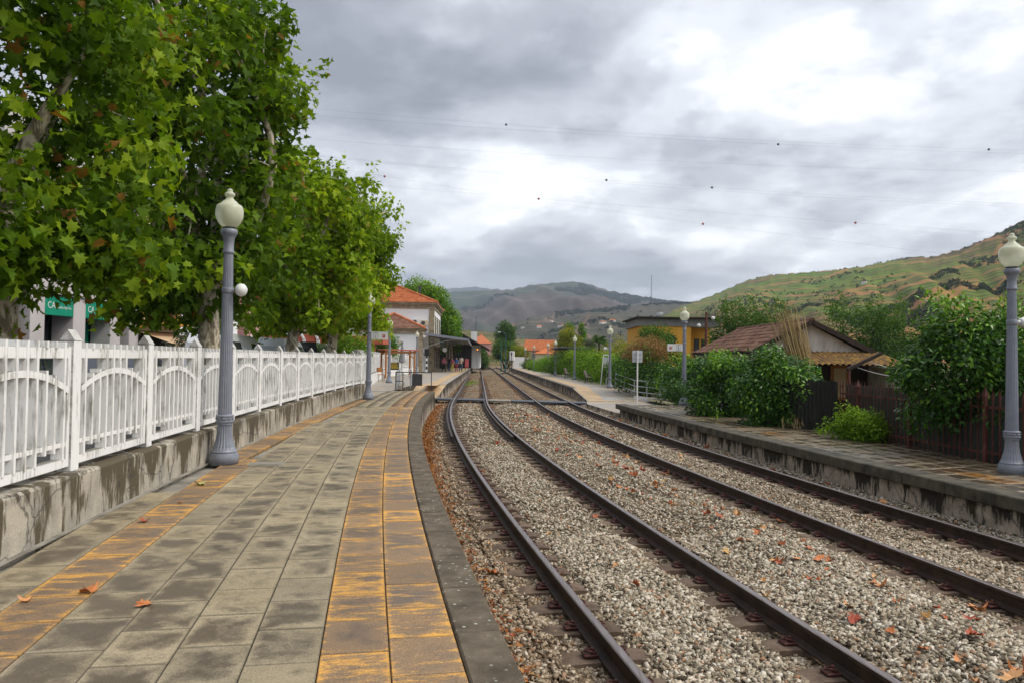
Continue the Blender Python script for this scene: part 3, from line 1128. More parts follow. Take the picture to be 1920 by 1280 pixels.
mbp = MB()
mbp.box((PL / 2, 0, 1.09), (PL - .1, .075, .10), ch=.006)
mbp.box((PL / 2, 0, .09), (PL - .1, .085, .085), ch=.006)
mbp.box((PL / 2, 0, .26), (PL - .1, .06, .05), ch=.005)
for x in (.025, PL - .025):
    mbp.box((x, 0, .60), (.05, .085, 1.105), ch=.006)
npt = 14
for i in range(npt):
    t0, t1 = i / npt, (i + 1) / npt
    x0, x1 = .05 + (PL - .1) * t0, .05 + (PL - .1) * t1
    z0, z1 = arch_z(t0), arch_z(t1)
    h = .058
    mbp.add([(x0, -.045, z0 - h), (x0, .045, z0 - h), (x0, .045, z0), (x0, -.045, z0), (x1, -.045, z1 - h), (x1, .045, z1 - h), (x1, .045, z1), (x1, -.045, z1)],
            [(0, 4, 5, 1), (3, 2, 6, 7), (0, 3, 7, 4), (1, 5, 6, 2)])
me_panel = mbp.mesh('panel')
me_panel.materials.append(G['white'])
me_pick = []
for i in range(10):
    t = (i + .5) / 10
    mbp = MB()
    if i in (1, 2, 7, 8):
        za = arch_z(t)
        mbp.box((0, 0, (.20 + za + .035) / 2), (.032, .105, za + .035 - .20), ch=.003)
        mbp.box((0, 0, 1.16), (.032, .105, .06), ch=.003)
    else:
        mbp.box((0, 0, .655), (.032, .105, 1.07), ch=.003)
    me_ = mbp.mesh('picket')
    me_.materials.append(G['white'])
    me_pick.append(me_)
fy = [5.24 + 1.935 * i for i in range(15)]
for i, y in enumerate(fy):
    x = fence_x(y)
    s_ = -.139 + .0031 * y
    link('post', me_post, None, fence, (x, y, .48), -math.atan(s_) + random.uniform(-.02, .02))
    if i + 1 < len(fy):
        p0, p1 = Vector((x, y, 0)), Vector((fence_x(fy[i + 1]), fy[i + 1], 0))
        d = p1 - p0
        L = d.length
        dn = d / L
        pn = link('panel', me_panel, None, fence, p0 + dn * (L - PL) / 2 + Vector((0, 0, .485)), math.atan2(d.y, d.x))
        pn.rotation_euler.y = random.uniform(-.004, .004)
        for k in range(10):
            link('picket', me_pick[k], None, pn, (.05 + (PL - .1) * (k + .5) / 10, 0, 0))
# farther stretch of the same fence, standing on a white base wall
fence2 = tag(empty('concrete_fence', (0, 0, 0)), 'farther stretch of white pointed fence behind the wooden pergola', 'fence')
me_far = None
for q0, q1, nn in ((Vector((-6.9, 34.0, 0)), Vector((-10.25, 60, 0)), 13), (Vector((-10.25, 60, 0)), Vector((-10.4, 84, 0)), 12)):
  d = q1 - q0
  for i in range(nn + 1):
      p_ = q0 + d * i / nn
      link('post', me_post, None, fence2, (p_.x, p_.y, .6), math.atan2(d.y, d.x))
      if i < nn:
          o = link('panel', me_panel, None, fence2, (p_.x, p_.y, .6), math.atan2(d.y, d.x))
          o.scale.x = (d.length / nn) / PL
          mbq = MB()
          for k in range(10):
              mbq.box((.05 + (PL - .1) * (k + .5) / 10, 0, .62), (.04, .09, 1.1))
          if me_far is None:
              me_far = mbq.mesh('pickets')
              me_far.materials.append(G['white'])
          link('pickets', me_far, None, o)
  MB().bar(q0 + Vector((.1, 0, .3)), q1 + Vector((.1, 0, .3)), .24, .6).build('base_wall', G['white_wall'], fence2)

# street beyond the fence
strip('street', G['asphalt'], lambda y: -120, lambda y: (fence_x(y) if y < 33 else max(-10.25, -6.9 - .1288 * (y - 34))) - .45, [-10 + 5 * i for i in range(45)], .02, 'structure')


# ------------------------------------------------------------------ far platform: wall, coping stones, slabs
e2 = lambda y: A_EDGE2 + dx(y)
ys2 = [5 + .5 * i for i in range(54)]
mb = MB()
vs, fs = [], []
for y in ys2:
    x = e2(y)
    vs += [(x + .10, y, -1.1), (x + .10, y, ZP2 - .19), (x + .10, y, ZP2 - .055), (x + 3.3, y, ZP2 - .055), (x + 3.3, y, -1.1)]
for j in range(len(ys2) - 1):
    a = j * 5
    for i in range(4):
        fs.append((a + i, a + 5 + i, a + 6 + i, a + 1 + i))
k = (len(ys2) - 1) * 5
fs += [(0, 1, 2, 3, 4), (k + 4, k + 3, k + 2, k + 1, k)]
mb.add(vs, fs)
platform2 = tag(mb.build('platform', G['p2wall']), kind='structure')
me_cop = MB().box((.22, 0, -.1), (.44, 1.0, .20), ch=.018).mesh('coping_stone')
me_cop.materials.append(G['lip'])
y = 5.4
while y < 31.4:
    o = link('coping_stone', me_cop, None, platform2, (e2(y) + random.uniform(-.006, .006), y, ZP2 + random.uniform(-.004, .004)), rot(y) + random.uniform(-.004, .004))
    y += 1.008 * math.cos(math.atan(sl(y)))
me_w = me_slab.copy()
me_w.materials.clear()
me_w.materials.append(G['slab_wet'])
me_wy = me_slab.copy()
me_wy.materials.clear()
me_wy.materials.append(G['slab_ywet'])
for ci in range(7):
    y = 7.0 + (ci % 3) * .17
    while y < 31.3:
        a = A_EDGE2 + .455 + .2 + ci * .40
        o = link('paving_slab', me_wy if (ci == 1 and random.random() < .35) else me_w, None, platform2, (a + dx(y), y, ZP2 + random.uniform(-.003, .002)), rot(y))
        o.scale = (1.05, 1.05, 1)
        o.rotation_euler.x = random.uniform(-.004, .004)
        y += .548 * math.cos(math.atan(sl(y)))

# paved sheets farther up the line
m = Mat('far paving')
p = m.pos()
br = m.n('TexBrick')
m.put(br.inputs['Vector'], p)
for k_, v_ in (('Scale', 1.0), ('Mortar Size', .02), ('Brick Width', .8), ('Row Height', .5), ('Bias', 0.0)):
    br.inputs[k_].default_value = v_
br.inputs['Color1'].default_value = (.33, .31, .27, 1)
br.inputs['Color2'].default_value = (.24, .23, .215, 1)
br.inputs['Mortar'].default_value = (.12, .11, .09, 1)
c = m.mix(m.ramp(m.noise(p, .5, 5, .6), [(.42, 0.0), (.6, .75)]), br.outputs['Color'], (.36, .26, .15))
m.set(Base_Color=c, Roughness=.5, Specular_IOR_Level=.45)
G['farpave'] = m.m
G['farpave_y'] = stone('far worn yellow paving', [(.26, .2, .14), (.44, .3, .15), (.5, .34, .17)], 1.3, .6, .1, .005, fine=20)


def slabsheet(name, poly, z, mat, parent=None, kind='structure', thick=.75, wall=None):
    """poly = [(x, y, z?)] drawn down into a block"""
    mb = MB()
    n = len(poly)
    top = [(p_[0], p_[1], p_[2] if len(p_) > 2 else z) for p_ in poly]
    bot = [(p_[0], p_[1], min(z, -.55) - thick) for p_ in poly]
    mb.add(top + bot, [tuple(range(n))])
    mb.m = 1
    mb.add(top + bot, [(i, i + n, (i + 1) % n + n, (i + 1) % n) for i in range(n)])
    o = mb.build(name, [mat, wall or G['p2wall']], parent)
    return tag(o, kind=kind)


strip('paving_bed', G['farpave'], lambda y: fence_x(min(y, 34)) + (.1 if y < 31.5 else -.6), lambda y: .3 + pdx(y), [27 + .5 * i for i in range(20)], -.014, 'structure')
ef = lambda y: -3.85 - .034 * (y - 44)
slabsheet('station_platform', [(ef(47), 47), (ef(90), 90), (ef(150), 150), (-26, 150), (-16, 60), (-7.4, 37.0), (fence_x(36.4) - .4, 35.6), (pdx(36.4) - .7, 36.35), (-5.7, 36.45), (-5.72, 47)], -.004, G['farpave'])
slabsheet('ramp', [(-5.72, 36.45, -.006), (pdx(36.4) + .83, 36.42, -.006), (-4.1, 41.3, -.575), (-5.72, 41.3, -.575)], -.006, G['farpave_y'])
slabsheet('landing', [(-5.72, 41.3), (-4.1, 41.3), (-4.1, 43.0), (-5.72, 43.0)], -.577, G['farpave_y'])
slabsheet('ramp', [(-5.72, 43.0, -.577), (-4.1, 43.0, -.577), (ef(47), 47, -.006), (-5.72, 47, -.006)], -.006, G['farpave_y'])
strip('yellow_band', G['farpave_y'], lambda y: ef(y) - 1.15, lambda y: ef(y) - .4, [44 + 4 * i for i in range(26)], .003, 'structure')
ef2 = lambda y: 3.9 - .0383 * (y - 48.9)
slabsheet('far_platform', [(ef2(48.9), 48.9), (ef2(48.9) + 4.2, 49.4), (ef2(100) + 4.2, 100), (ef2(165) + 4, 165), (ef2(165), 165)], ZP2, G['farpave'])
strip('yellow_band', G['farpave_y'], lambda y: ef2(y) + .45, lambda y: ef2(y) + 1.2, [49 + 4 * i for i in range(30)], ZP2 + .004, 'structure')
strip('platform_lip', G['lip'], lambda y: ef2(y) - .06, lambda y: ef2(y) + .3, [49 + 4 * i for i in range(30)], ZP2 + .005, 'structure')
slabsheet('ramp', [(4.02, 40.6, -.57), (7.0, 41.2, -.57), (ef2(48.9) + 4.1, 49.38, ZP2 - .002), (ef2(48.9), 48.88, ZP2 - .002)], -.5, G['farpave'])
slabsheet('ramp_band', [(4.1, 40.55, -.563), (5.0, 40.75, -.563), (ef2(48.9) + 1.1, 48.95, ZP2 + .006), (ef2(48.9) + .1, 48.9, ZP2 + .006)], -.5, G['farpave_y'])
slabsheet('walkway', [(e2(31.6) + .05, 31.6), (e2(31.6) + 3.4, 31.6), (7.6, 41.15), (4.0, 40.55), (3.75, 38)], -.575, G['farpave'])
strip('garden_ground', G['dirt'], lambda y: (e2(y) + 3.2 if y < 41 else ef2(y) + 4.0), lambda y: 90, [4 + 4 * i for i in range(42)], -.42, 'structure')

# ------------------------------------------------------------------ lamp posts
NF = 40
mb = MB().lathe([(.205, 0), (.205, .12), (.19, .145), (.19, .155)], 32)
me_lb = mb.mesh('base', True)
mb = MB()
mb.lathe([(.175, .155), (.18, .18), (.165, .2), (.15, .24), (.118, .35), (.105, .45), (.1, .56)], NF, flute=1, fr=(.22, .56))
me_lflare = mb.mesh('flared_foot')
mb = MB()
mb.lathe([(.118, .595), (.128, .605), (.128, .625), (.116, .632), (.118, .68), (.128, .685), (.128, .70), (.114, .71)], 32)
for i in range(10):
    t = 2 * math.pi * i / 10
    mb.box((.121 * math.cos(t), .121 * math.sin(t), .656), (.018, .05, .03), rz=t, ch=.006)
mb.lathe([(.104, .56), (.112, .565), (.112, .595), (.104, .6)], 32)
me_lcol = mb.mesh('ornamental_collar')
mb = MB()
mb.lathe([(.1, .705), (.099, .72), (.093, 1.2), (.084, 1.9), (.074, 2.5), (.065, 3.06)], NF, flute=1, fr=(.72, 3.06))
me_lsh = mb.mesh('fluted_shaft')
mb = MB()
mb.lathe([(.08, 2.47), (.085, 2.48), (.085, 2.54), (.08, 2.55)], 24)
me_lband = mb.mesh('shaft_band', True)
mb = MB()
mb.lathe([(.072, 3.05), (.08, 3.06), (.08, 3.085), (.07, 3.10), (.07, 3.2), (.082, 3.28), (.108, 3.33), (.118, 3.34), (.118, 3.40), (.10, 3.415)], 32)
me_lcap = mb.mesh('capital', True)
mb = MB().lathe([(.088, 3.415), (.092, 3.42), (.092, 3.435), (.088, 3.44)], 24)
me_lring = mb.mesh('black_ring')
mb = MB()
mb.lathe([(.085, 3.435), (.12, 3.46), (.16, 3.51), (.188, 3.57), (.197, 3.63), (.195, 3.69), (.182, 3.745), (.165, 3.765), (.14, 3.775), (.128, 3.785), (.10, 3.815), (.07, 3.84), (.05, 3.865), (.047, 3.885), (.068, 3.90), (.075, 3.92), (.062, 3.945), (.04, 3.955), (.036, 3.965), (.042, 3.98), (.03, 4.0), (.006, 4.01)], 36)
me_lgl = mb.mesh('globe', True)
mb = MB()
mb.lathe([(.055, -.12), (.06, -.11), (.115, .05), (.13, .075), (.13, .085), (.12, .09), (.05, .05)], 24)
mbh = MB()
for x, y, z in mb.v:
    mbh.v.append((z, y, x))
mbh.f, mbh.mi = mb.f, mb.mi
mbh.bar((-.12, 0, 0), (-.2, 0, 0), .05)
me_lsp = mbh.mesh('loudspeaker', True)


mb = MB()
mb.lathe([(.03, -.11), (.04, -.04), (.085, -.03), (.095, 0), (.09, .03), (.07, .06), (.035, .08), (.005, .085)], 20)
mbh = MB()
for x, y, z in mb.v:
    mbh.v.append((z, y, x))
mbh.f, mbh.mi = mb.f, mb.mi
me_ldome = mbh.mesh('loudspeaker', True)


def lamp(loc, label, speaker=None, rz=0.0):
    t = tag(empty('street_lamp', loc, rz), label, 'lamp post', 'ornate platform lamp posts')
    for me_, mt in ((me_lb, 'lamp'), (me_lflare, 'lamp'), (me_lcol, 'lamp'), (me_lsh, 'lamp'), (me_lcap, 'lamp'), (me_lband, 'lamp'), (me_lring, 'black'), (me_lgl, 'globe')):
        link(me_.name.split('.')[0], me_, G[mt], t)
    if speaker == 'dome':
        s_ = link('loudspeaker', me_ldome, G['signwhite'], t, (.2, -.02, 2.52), -.6)
    elif speaker is not None:
        s_ = link('loudspeaker', me_lsp, G['signwhite'], t, (.3 * math.cos(speaker), .3 * math.sin(speaker), 2.52), speaker)
    return t


lamp((-4.17, 11.22, 0), 'large lamp post with round loudspeaker standing on the left platform by the near fence', 'dome')
lamp((-5.33, 28.66, 0), 'lamp post carrying the number 1 sign at the end of the stained low wall')
lamp((-7.57, 47.5, 0), 'lamp post beside the wooden pergola, just right of the number 1 sign')
lamp((-8.75, 70.8, 0), 'distant lamp post in front of the station annex wall')
lamp((8.36, 12.84, ZP2), 'nearest lamp post on the right platform, at the right edge of the picture', .3)
lamp((7.06, 31.45, ZP2), 'lamp post carrying the number 2 sign beside the dark bushes')
lamp((6.34, 49.6, ZP2), 'lamp post by the white frame sign, its foot half hidden by bushes', 2.6)
lamp((5.72, 69.85, ZP2), 'lamp post standing between the two platform benches')
lamp((4.98, 87.6, ZP2), 'lamp post in front of the flat dark shelter roof')
lamp((4.85, 103, ZP2), 'lamp post just behind the flat dark shelter roof, tallest of the far ones')
lamp((3.55, 123, ZP2), 'far lamp post standing against the white building with orange roof')
lamp((2.55, 146, ZP2), 'very distant lamp post beside the small orange sign')


def textmesh(s_, size, name='lettering', align='CENTER'):
    cu = bpy.data.curves.new(name, 'FONT')
    cu.body = s_
    cu.size = size
    cu.align_x = align
    cu.align_y = 'CENTER'
    cu.extrude = .002
    cu.resolution_u = 2
    o = bpy.data.objects.new(name, cu)
    COL.objects.link(o)
    dg = bpy.context.evaluated_depsgraph_get()
    me_ = bpy.data.meshes.new_from_object(o.evaluated_get(dg))
    bpy.data.objects.remove(o)
    bpy.data.curves.remove(cu)
    return me_


def upright(o, loc, rz=0.0):
    """text lies in xy: stand it up facing -y"""
    o.location = loc
    o.rotation_euler = (R(90), 0, rz)
    return o


def lampsign(x, y, z, number, arrow, left, label):
    t = tag(empty('direction_sign', (x, y, z)), label, 'sign')
    w, h = .62, .29
    cx_ = -w / 2 - .085 if left else w / 2 + .085
    MB().box((cx_, -.02, 0), (w, .03, h), ch=.004).build('board', G['signwhite'], t)
    mb = MB()
    for s_ in (-.1, .1):
        mb.box((cx_ - (w / 2 + .045) * (-1 if left else 1), 0, s_), (.1, .05, .035))
    mb.build('bracket', G['lamp'], t)
    nx, ax = (cx_ + .14, cx_ - .17) if left else (cx_ - .14, cx_ + .15)
    upright(link('number', textmesh(number, .17), G['ink'], t), (nx, -.0385, -.035))
    upright(link('lettering', textmesh('Linha', .045), G['ink'], t), (nx, -.0385, .09))
    mb = MB()
    for px in (nx - .085, nx + .085):
        mb.box((px, -.0365, -.01), (.006, .003, .235))
    for pz in (-.127, .107):
        mb.box((nx, -.0365, pz), (.176, .003, .006))
    mb.build('number_frame', G['ink'], t)
    sx = -1 if arrow == 'sw' else 1
    P = [(-.06, .06), (-.035, .07), (.03, 0.0), (.03, .045), (.06, .045), (.06, -.06), (-.045, -.06), (-.045, -.03), (0, -.03), (-.07, .04)]
    P = [(-.07, .045), (-.045, .07), (.025, .0), (.025, .05), (.06, .05), (.06, -.06), (-.05, -.06), (-.05, -.025), (.0, -.025)]
    mb = MB()
    mb.prism([(ax + sx * a_, b_ - .005) for a_, b_ in P], -.0365, -.034)
    mb.build('arrow', G['red'], t)
    return t


lampsign(-5.33, 28.62, 2.36, '1', 'se', False, 'white sign with number 1 and red arrow hung on a left platform lamp')
lampsign(7.06, 31.41, 2.14 , '2', 'sw', True, 'white sign with number 2 and red arrow hung on a right platform lamp')

# back of a small sign on a thin post, ramp foot
t = tag(empty('post_sign', (6.5, 39.7, -.575)), 'grey back of a rectangular sign on a thin white post by the ramp', 'sign')
MB().tube([(0, 0, 0), (0, 0, 2.7)], .038, 10).build('post', G['signwhite'], t)
MB().box((0, .06, 2.38), (.52, .03, .60), ch=.006).build('board', G['signback'], t)
MB().box((0, .03, 2.5), (.4, .02, .04)).box((0, .03, 2.25), (.4, .02, .04)).build('bracket', G['galv'], t)
t = tag(empty('frame_sign', (6.3, 52.6, ZP2)), 'tall narrow white frame sign leaning slightly beside the bushes', 'sign')
mb = MB()
mb.bar((-.2, 0, 0), (-.02, 0, 2.15), .06)
mb.bar((.16, 0, 0), (.34, 0, 2.15), .06)
mb.bar((-.03, 0, 2.15), (.36, 0, 2.15), .07)
mb.bar((-.1, 0, 1.35), (.26, 0, 1.35), .05)
mb.build('frame', G['signwhite'], t)
MB().box((.13, 0, 1.75), (.26, .02, .5)).build('panel', G['signback'], t)

# ------------------------------------------------------------------ handrails
def rail_obj(name, label, pts_list, r_, mat, cat='railing'):
    t = tag(empty(name, (0, 0, 0)), label, cat)
    for kind, pts in pts_list:
        MB().tube(pts, r_, 8).build(kind, mat, t)
    return t


L = []
ym = 37.75
for x in (-5.68, -5.33, -3.93):
    L.append(('post', [(x, ym, 0), (x, ym, .86)]))
L += [('top_rail', [(-5.7, ym, .86), (-3.91, ym, .86)]), ('lower_rail', [(-5.7, ym, .42), (-5.33, ym, .42)])]
rail_obj('guard_rail', 'dark grey tubular guard rail across the left platform ramp', L, .024, G['darkmetal'])
o = MB().box((0, 0, .02), (.5, .05, .58), ch=.008).box((0, -.03, .16), (.46, .012, .16)).box((0, -.03, -.05), (.46, .012, .16)).build('notice_board', G['darkmetal'], None, (-4.62, 37.68, .48))
tag(o, 'dark grey panelled board hung on the ramp guard rail', 'board')
L = []
for s_ in (0, 1):
    x0 = -5.75 + .55 * s_
    for q in (.5, .86):
        L.append(('hand_rail', [(x0, 38.4 + s_, q), (x0 - .7, 44, q), (x0 - .9, 47, q + .1)]))
    for i in range(4):
        tt = i / 3
        L.append(('post', [(x0 - .85 * tt, 38.5 + s_ + 7 * tt, 0), (x0 - .85 * tt, 38.5 + s_ + 7 * tt, .88)]))
rail_obj('hand_rail', 'pair of silver handrails running along the left platform ramp', L, .024, G['galv'])
MB_ = MB().bar((-5.6, 38.6, .06), (-6.4, 45.5, .06), .16, .2)
tag(MB_.build('ramp_kerb', G['concrete']), 'pale concrete kerb under the silver handrails', 'kerb')
L = []
x0, y0 = 6.75, 42.2
for i in range(5):
    tt = i / 4
    x, y, z = x0 + 2.2 * tt, y0 - 3.2 * tt, -.45 - .15 * tt
    L.append(('post', [(x, y, z), (x, y, z + .98)]))
for q in (.35, .66, .97):
    L.append(('hand_rail', [(x0, y0, -.45 + q), (x0 + 2.2, y0 - 3.2, -.6 + q)]))
    L.append(('hand_rail', [(x0, y0, -.45 + q), (x0 - .3, y0 + 5.5, -.2 + q)]))
L.append(('post', [(x0 - .15, y0 + 2.7, -.4), (x0 - .15, y0 + 2.7, .6)]))
L.append(('post', [(x0 - .3, y0 + 5.5, -.2), (x0 - .3, y0 + 5.5, .78)]))
rail_obj('ramp_railing', 'grey tubular railing beside the right platform ramp in front of the bushes', L, .026, G['galv'])
o = MB().bar((6.8, 42.2, -.5), (9.2, 38.8, -.62), .2, .34).build('railing_kerb', G['white_wall'])
tag(o, 'low white kerb wall under the right ramp railing', 'kerb')

# ------------------------------------------------------------------ benches and shelter on the far platform
def bench(loc, rz, label):
    t = tag(empty('bench', loc, rz), label, 'bench', 'platform benches')
    for i in range(4):
        MB().box((0, -.16 + .12 * i, .44 + .012 * abs(i - 1.5)), (1.7, .09, .035), ch=.006).build('slat', G['benchwood'], t)
    for i in range(4):
        MB().box((0, .26 + .045 * i, .56 + .12 * i), (1.7, .03, .09), rx=-.3, ch=.006).build('slat', G['benchwood'], t)
    for s_ in (-.7, .7):
        mb = MB()
        mb.bar((s_, -.2, 0), (s_, -.1, .42), .06)
        mb.bar((s_, .3, 0), (s_, .2, .42), .06)
        mb.bar((s_, -.22, .41), (s_, .24, .41), .06)
        mb.bar((s_, .22, .41), (s_, .42, 1.0), .06)
        mb.bar((s_, -.22, .41), (s_, -.2, .62), .05)
        mb.bar((s_, -.2, .62), (s_, .28, .64), .05)
        mb.build('leg', G['darkmetal'], t)
    return t


G['benchwood'] = stone('grey worn bench wood', [(.16, .12, .11), (.27, .2, .18)], 5, .8, .2, .004, stretch=(.6, 4, 4), world=False)
bench((6.15, 60.4, ZP2), R(78), 'slatted bench nearest the white frame sign, in front of bright green hedge')
bench((5.65, 75.6, ZP2), R(78), 'farther slatted bench, half hidden in the hedge left of a lamp post')
t = tag(empty('shelter', (6.4, 84, ZP2)), 'flat grey shelter roof rising over the far hedge', 'shelter')
mb = MB()
mb.box((0, 0, 3.0), (3.6, 9, .16), rz=.04, ch=.03)
mb.build('roof', G['darkmetal'], t)
MB().box((0, 0, 2.9), (3.3, 8.7, .05), rz=.04).build('soffit', G['black'], t)
for yy in (-3.5, 3.5):
    MB().tube([(.8, yy, 0), (.8, yy, 2.9)], .07, 10).build('post', G['darkmetal'], t)
o = MB().tube([(0, 0, 0), (0, 0, 2.9)], .06, 10).box((0, -.05, 2.3), (.62, .06, .42), ch=.01).build('orange_sign', [G['corr_orange']], None, (2.62, 140, ZP2))
tag(o, 'small orange sign on a post far up the right platform', 'sign')


# ------------------------------------------------------------------ station building
def course_roof(mb, poly_fn, n, step=.085):
    """stepped tile courses: poly_fn(t) -> two end points at height t"""
    for i in range(n):
        a0, b0 = poly_fn(i / n)
        a1, b1 = poly_fn((i + 1) / n)
        up = Vector((0, 0, step))
        mb.add([a0 + up, b0 + up, b1, a1, a0, b0], [(0, 1, 2, 3), (4, 5, 1, 0)])


def hip_roof(mb, x0, x1, y0, y1, z, ridge, n):
    """ridge = [(x,y,z),(x,y,z)]"""
    c = [Vector((x0, y0, z)), Vector((x1, y0, z)), Vector((x1, y1, z)), Vector((x0, y1, z))]
    ra, rb = Vector(ridge[0]), Vector(ridge[1])
    # front, right, back, left; ra is the front end of the ridge
    for A, B, C_, D_ in ((c[0], c[1], ra, ra), (c[1], c[2], rb, ra), (c[2], c[3], rb, rb), (c[3], c[0], ra, rb)):
        course_roof(mb, lambda t: (A.lerp(D_, t), B.lerp(C_, t)), n)


st = tag(empty('station_building', (-9.0, 88, 0), .043), 'white two-storey station with orange hipped roof, low annex and platform canopy', 'building')
MB().box((-5.3, 7.5, 3.6), (10.6, 15, 7.2)).build('upper_block', G['stucco'], st)
MB().box((-4.6, -2.0, 2.2), (7.2, 3.98, 4.4)).build('annex', G['stucco'], st)
mb = MB()
for z, h, w in ((7.3, .35, .12), (7.55, .18, .26), (7.74, .2, .4)):
    mb.box((-5.3, 7.5, z), (10.6 + 2 * w, 15 + 2 * w, h), ch=.02)
mb.build('cornice', G['granite'], st)
mb = MB()
for z, h, w in ((4.35, .42, .06), (4.62, .16, .2)):
    mb.box((-4.6, -2.05, z), (7.2 + 2 * w, 4.1 + 2 * w, h), ch=.02)
mb.build('annex_cornice', G['granite'], st)
for c_, d_ in (((-.29, .14, 3.55), (.62, .44, 7.1)), ((-10.3, -.02, 3.55), (.62, .12, 7.1)), ((-1.3, -3.86, 2.1), (.62, .40, 4.2)), ((-7.9, -4.0, 2.1), (.62, .1, 4.2))):
    MB().box((c_[0] + (.05 if c_[0] > -2 else 0), c_[1], c_[2]), d_).build('quoin', G['granite'], st)
mb = MB()
hip_roof(mb, -11.05, .45, -.45, 15.45, 7.84, [(-5.3, 5.3, 10.3), (-5.3, 9.7, 10.3)], 14)
rf = mb.build('roof', G['tile_new'], st)
mb = MB()
for a, b in (((-11.05, -.45, 7.9), (-5.3, 5.3, 10.38)), ((.45, -.45, 7.9), (-5.3, 5.3, 10.38)), ((.45, 15.45, 7.9), (-5.3, 9.7, 10.38)), ((-5.3, 5.3, 10.38), (-5.3, 9.7, 10.38))):
    mb.tube([a, b], .13, 8)
mb.build('ridge_tiles', G['tile_new'], rf)
mb = MB()
hip_roof(mb, -8.55, -.7, -4.35, .0, 4.7, [(-4.5, -.6, 6.45), (-4.5, -.02, 6.45)], 11)
rf2 = mb.build('annex_roof', G['tile_annex'], st)
mb = MB()
for a, b in (((-8.55, -4.35, 4.78), (-4.5, -.6, 6.5)), ((-.7, -4.35, 4.78), (-4.5, -.6, 6.5))):
    mb.tube([a, b], .14, 8)
mb.build('ridge_tiles', G['tile_new'], rf2)
for i in range(3):
    w = MB().box((.02, 3 + 4.2 * i, 5.2), (.12, 1.3, 2.5)).build('window', G['granite'], st)
    MB().box((.06, 3 + 4.2 * i, 5.2), (.12, .95, 2.2)).build('pane', G['glass'], w)
for i in range(4):
    w = MB().box((.02, 2 + 3.6 * i, 1.5), (.12, 1.5, 3.0)).build('door', G['granite'], st)
    MB().box((.06, 2 + 3.6 * i, 1.45), (.12, 1.1, 2.7)).build('pane', G['glass'], w)
MB().tube([(-8.3, -.2, 4.6), (-8.3, -.2, 8.6)], .05, 6).build('pipe', G['darkmetal'], st)
MB().lathe([(.12, 8.2), (.12, 9.7), (.22, 9.75), (.22, 9.95)], 12, (-1.9, 3, 0)).build('chimney', G['darkmetal'], st)
MB().box((-3.4, -4.0, 3.2), (.5, .05, .35), ch=.01).build('plaque', G['creamwall'], st)
# canopy over the platform
mb = MB()
mb.add([(-.7, -4.1, 4.1), (4.0, -4.1, 3.55), (4.0, 33, 3.55), (-.7, 33, 4.1), (-.7, -4.1, 4.2), (4.0, -4.1, 3.66), (4.0, 33, 3.66), (-.7, 33, 4.2)],
       [(0, 3, 2, 1), (4, 5, 6, 7), (0, 1, 5, 4), (1, 2, 6, 5), (2, 3, 7, 6)])
cn = mb.build('canopy', G['darkmetal'], st)
MB().box((4.02, 14.5, 3.55), (.06, 37.4, .26)).box((1.7, -4.13, 3.86), (4.9, .05, .26), ry=.116).build('fascia', G['lamp'], cn)
for i in range(6):
    y = -3.8 + 6.5 * i
    mb = MB()
    arc = []
    for k in range(12):
        t = k / 11
        arc.append((-.9 + 3.9 * t, y, 2.55 + 1.05 * math.sin(t * math.pi / 2)))
    mb.tube(arc, .03, 6)
    for k in range(4):
        c_ = (-.55 + .62 * k, y, 3.0 + .17 * k + .32)
        mb.tube([(c_[0] + (.24 - .03 * k) * math.cos(a), y, c_[2] + (.24 - .03 * k) * math.sin(a)) for a in np.linspace(0, 2 * math.pi, 11)], .022, 5)
    mb.box((-.75, y, 2.3), (.28, .24, .45), ch=.05)
    mb.build('bracket', G['signback'], cn)
for i in range(3):
    MB().tube([(1.4, 3 + 9 * i, 0), (1.4, 3 + 9 * i, 3.7)], .09, 10).build('column', G['granite'], cn)

for k, (px_, lab) in enumerate(((-1.9, 'left one of two air conditioners on the station wall above the annex'), (-.95, 'right one of two air conditioners on the station wall, nearer the stone corner'))):
    p_ = st.matrix_basis @ Vector((px_ - .1, -.3, 5.6 - .1 * k))
    t = tag(empty('air_conditioner', p_, .043), lab, 'air conditioner', 'station air conditioners')
    MB().box((0, 0, 0), (.82, .32, .58), ch=.02).build('casing', G['creamwall'] if k else G['signwhite'], t)
    MB().lathe([(.22, 0), (.22, .02), (.05, .03)], 20).build('fan_grille', G['darkmetal'], t).matrix_basis = Matrix.Translation((-.12, -.16, 0)) @ Matrix.Rotation(R(90), 4, 'X')
# clock, pole and boards under the canopy
p_ = st.matrix_basis @ Vector((1.35, -1.0, 2.5))
t = tag(empty('station_clock', p_), 'round clock hanging under the station canopy', 'clock')
cl = MB().lathe([(.3, -.06), (.3, .06)], 24).build('case', G['darkmetal'], t)
cl.rotation_euler.x = R(90)
fc_ = MB().lathe([(.26, .062), (.26, .07)], 24).build('face', G['signwhite'], t)
fc_.rotation_euler.x = R(90)
MB().tube([(0, 0, .3), (0, 0, 1.3)], .03, 6).build('hanger', G['darkmetal'], t)
t = tag(empty('striped_post', (-9.02, 81.5, 0)), 'black and white banded signal post with black box beside the stone corner', 'signal post')
for i in range(6):
    MB().box((0, 0, .2 + .3 * i), (.16, .16, .3)).build('band', G['signwhite'] if i % 2 == 0 else G['black'], t)
MB().box((0, 0, 2.15), (.5, .4, .72), ch=.02).build('box', G['black'], t)
t = tag(empty('pink_board', (-5.9, 101, 0)), 'pink notice board standing at the far end of the canopy', 'board')
MB().box((0, 0, .95), (.5, .08, 1.1), ch=.02).build('panel', G['pinkboard'], t)
MB().box((-.2, 0, .2), (.06, .1, .4)).box((.2, 0, .2), (.06, .1, .4)).build('leg', G['darkmetal'], t)
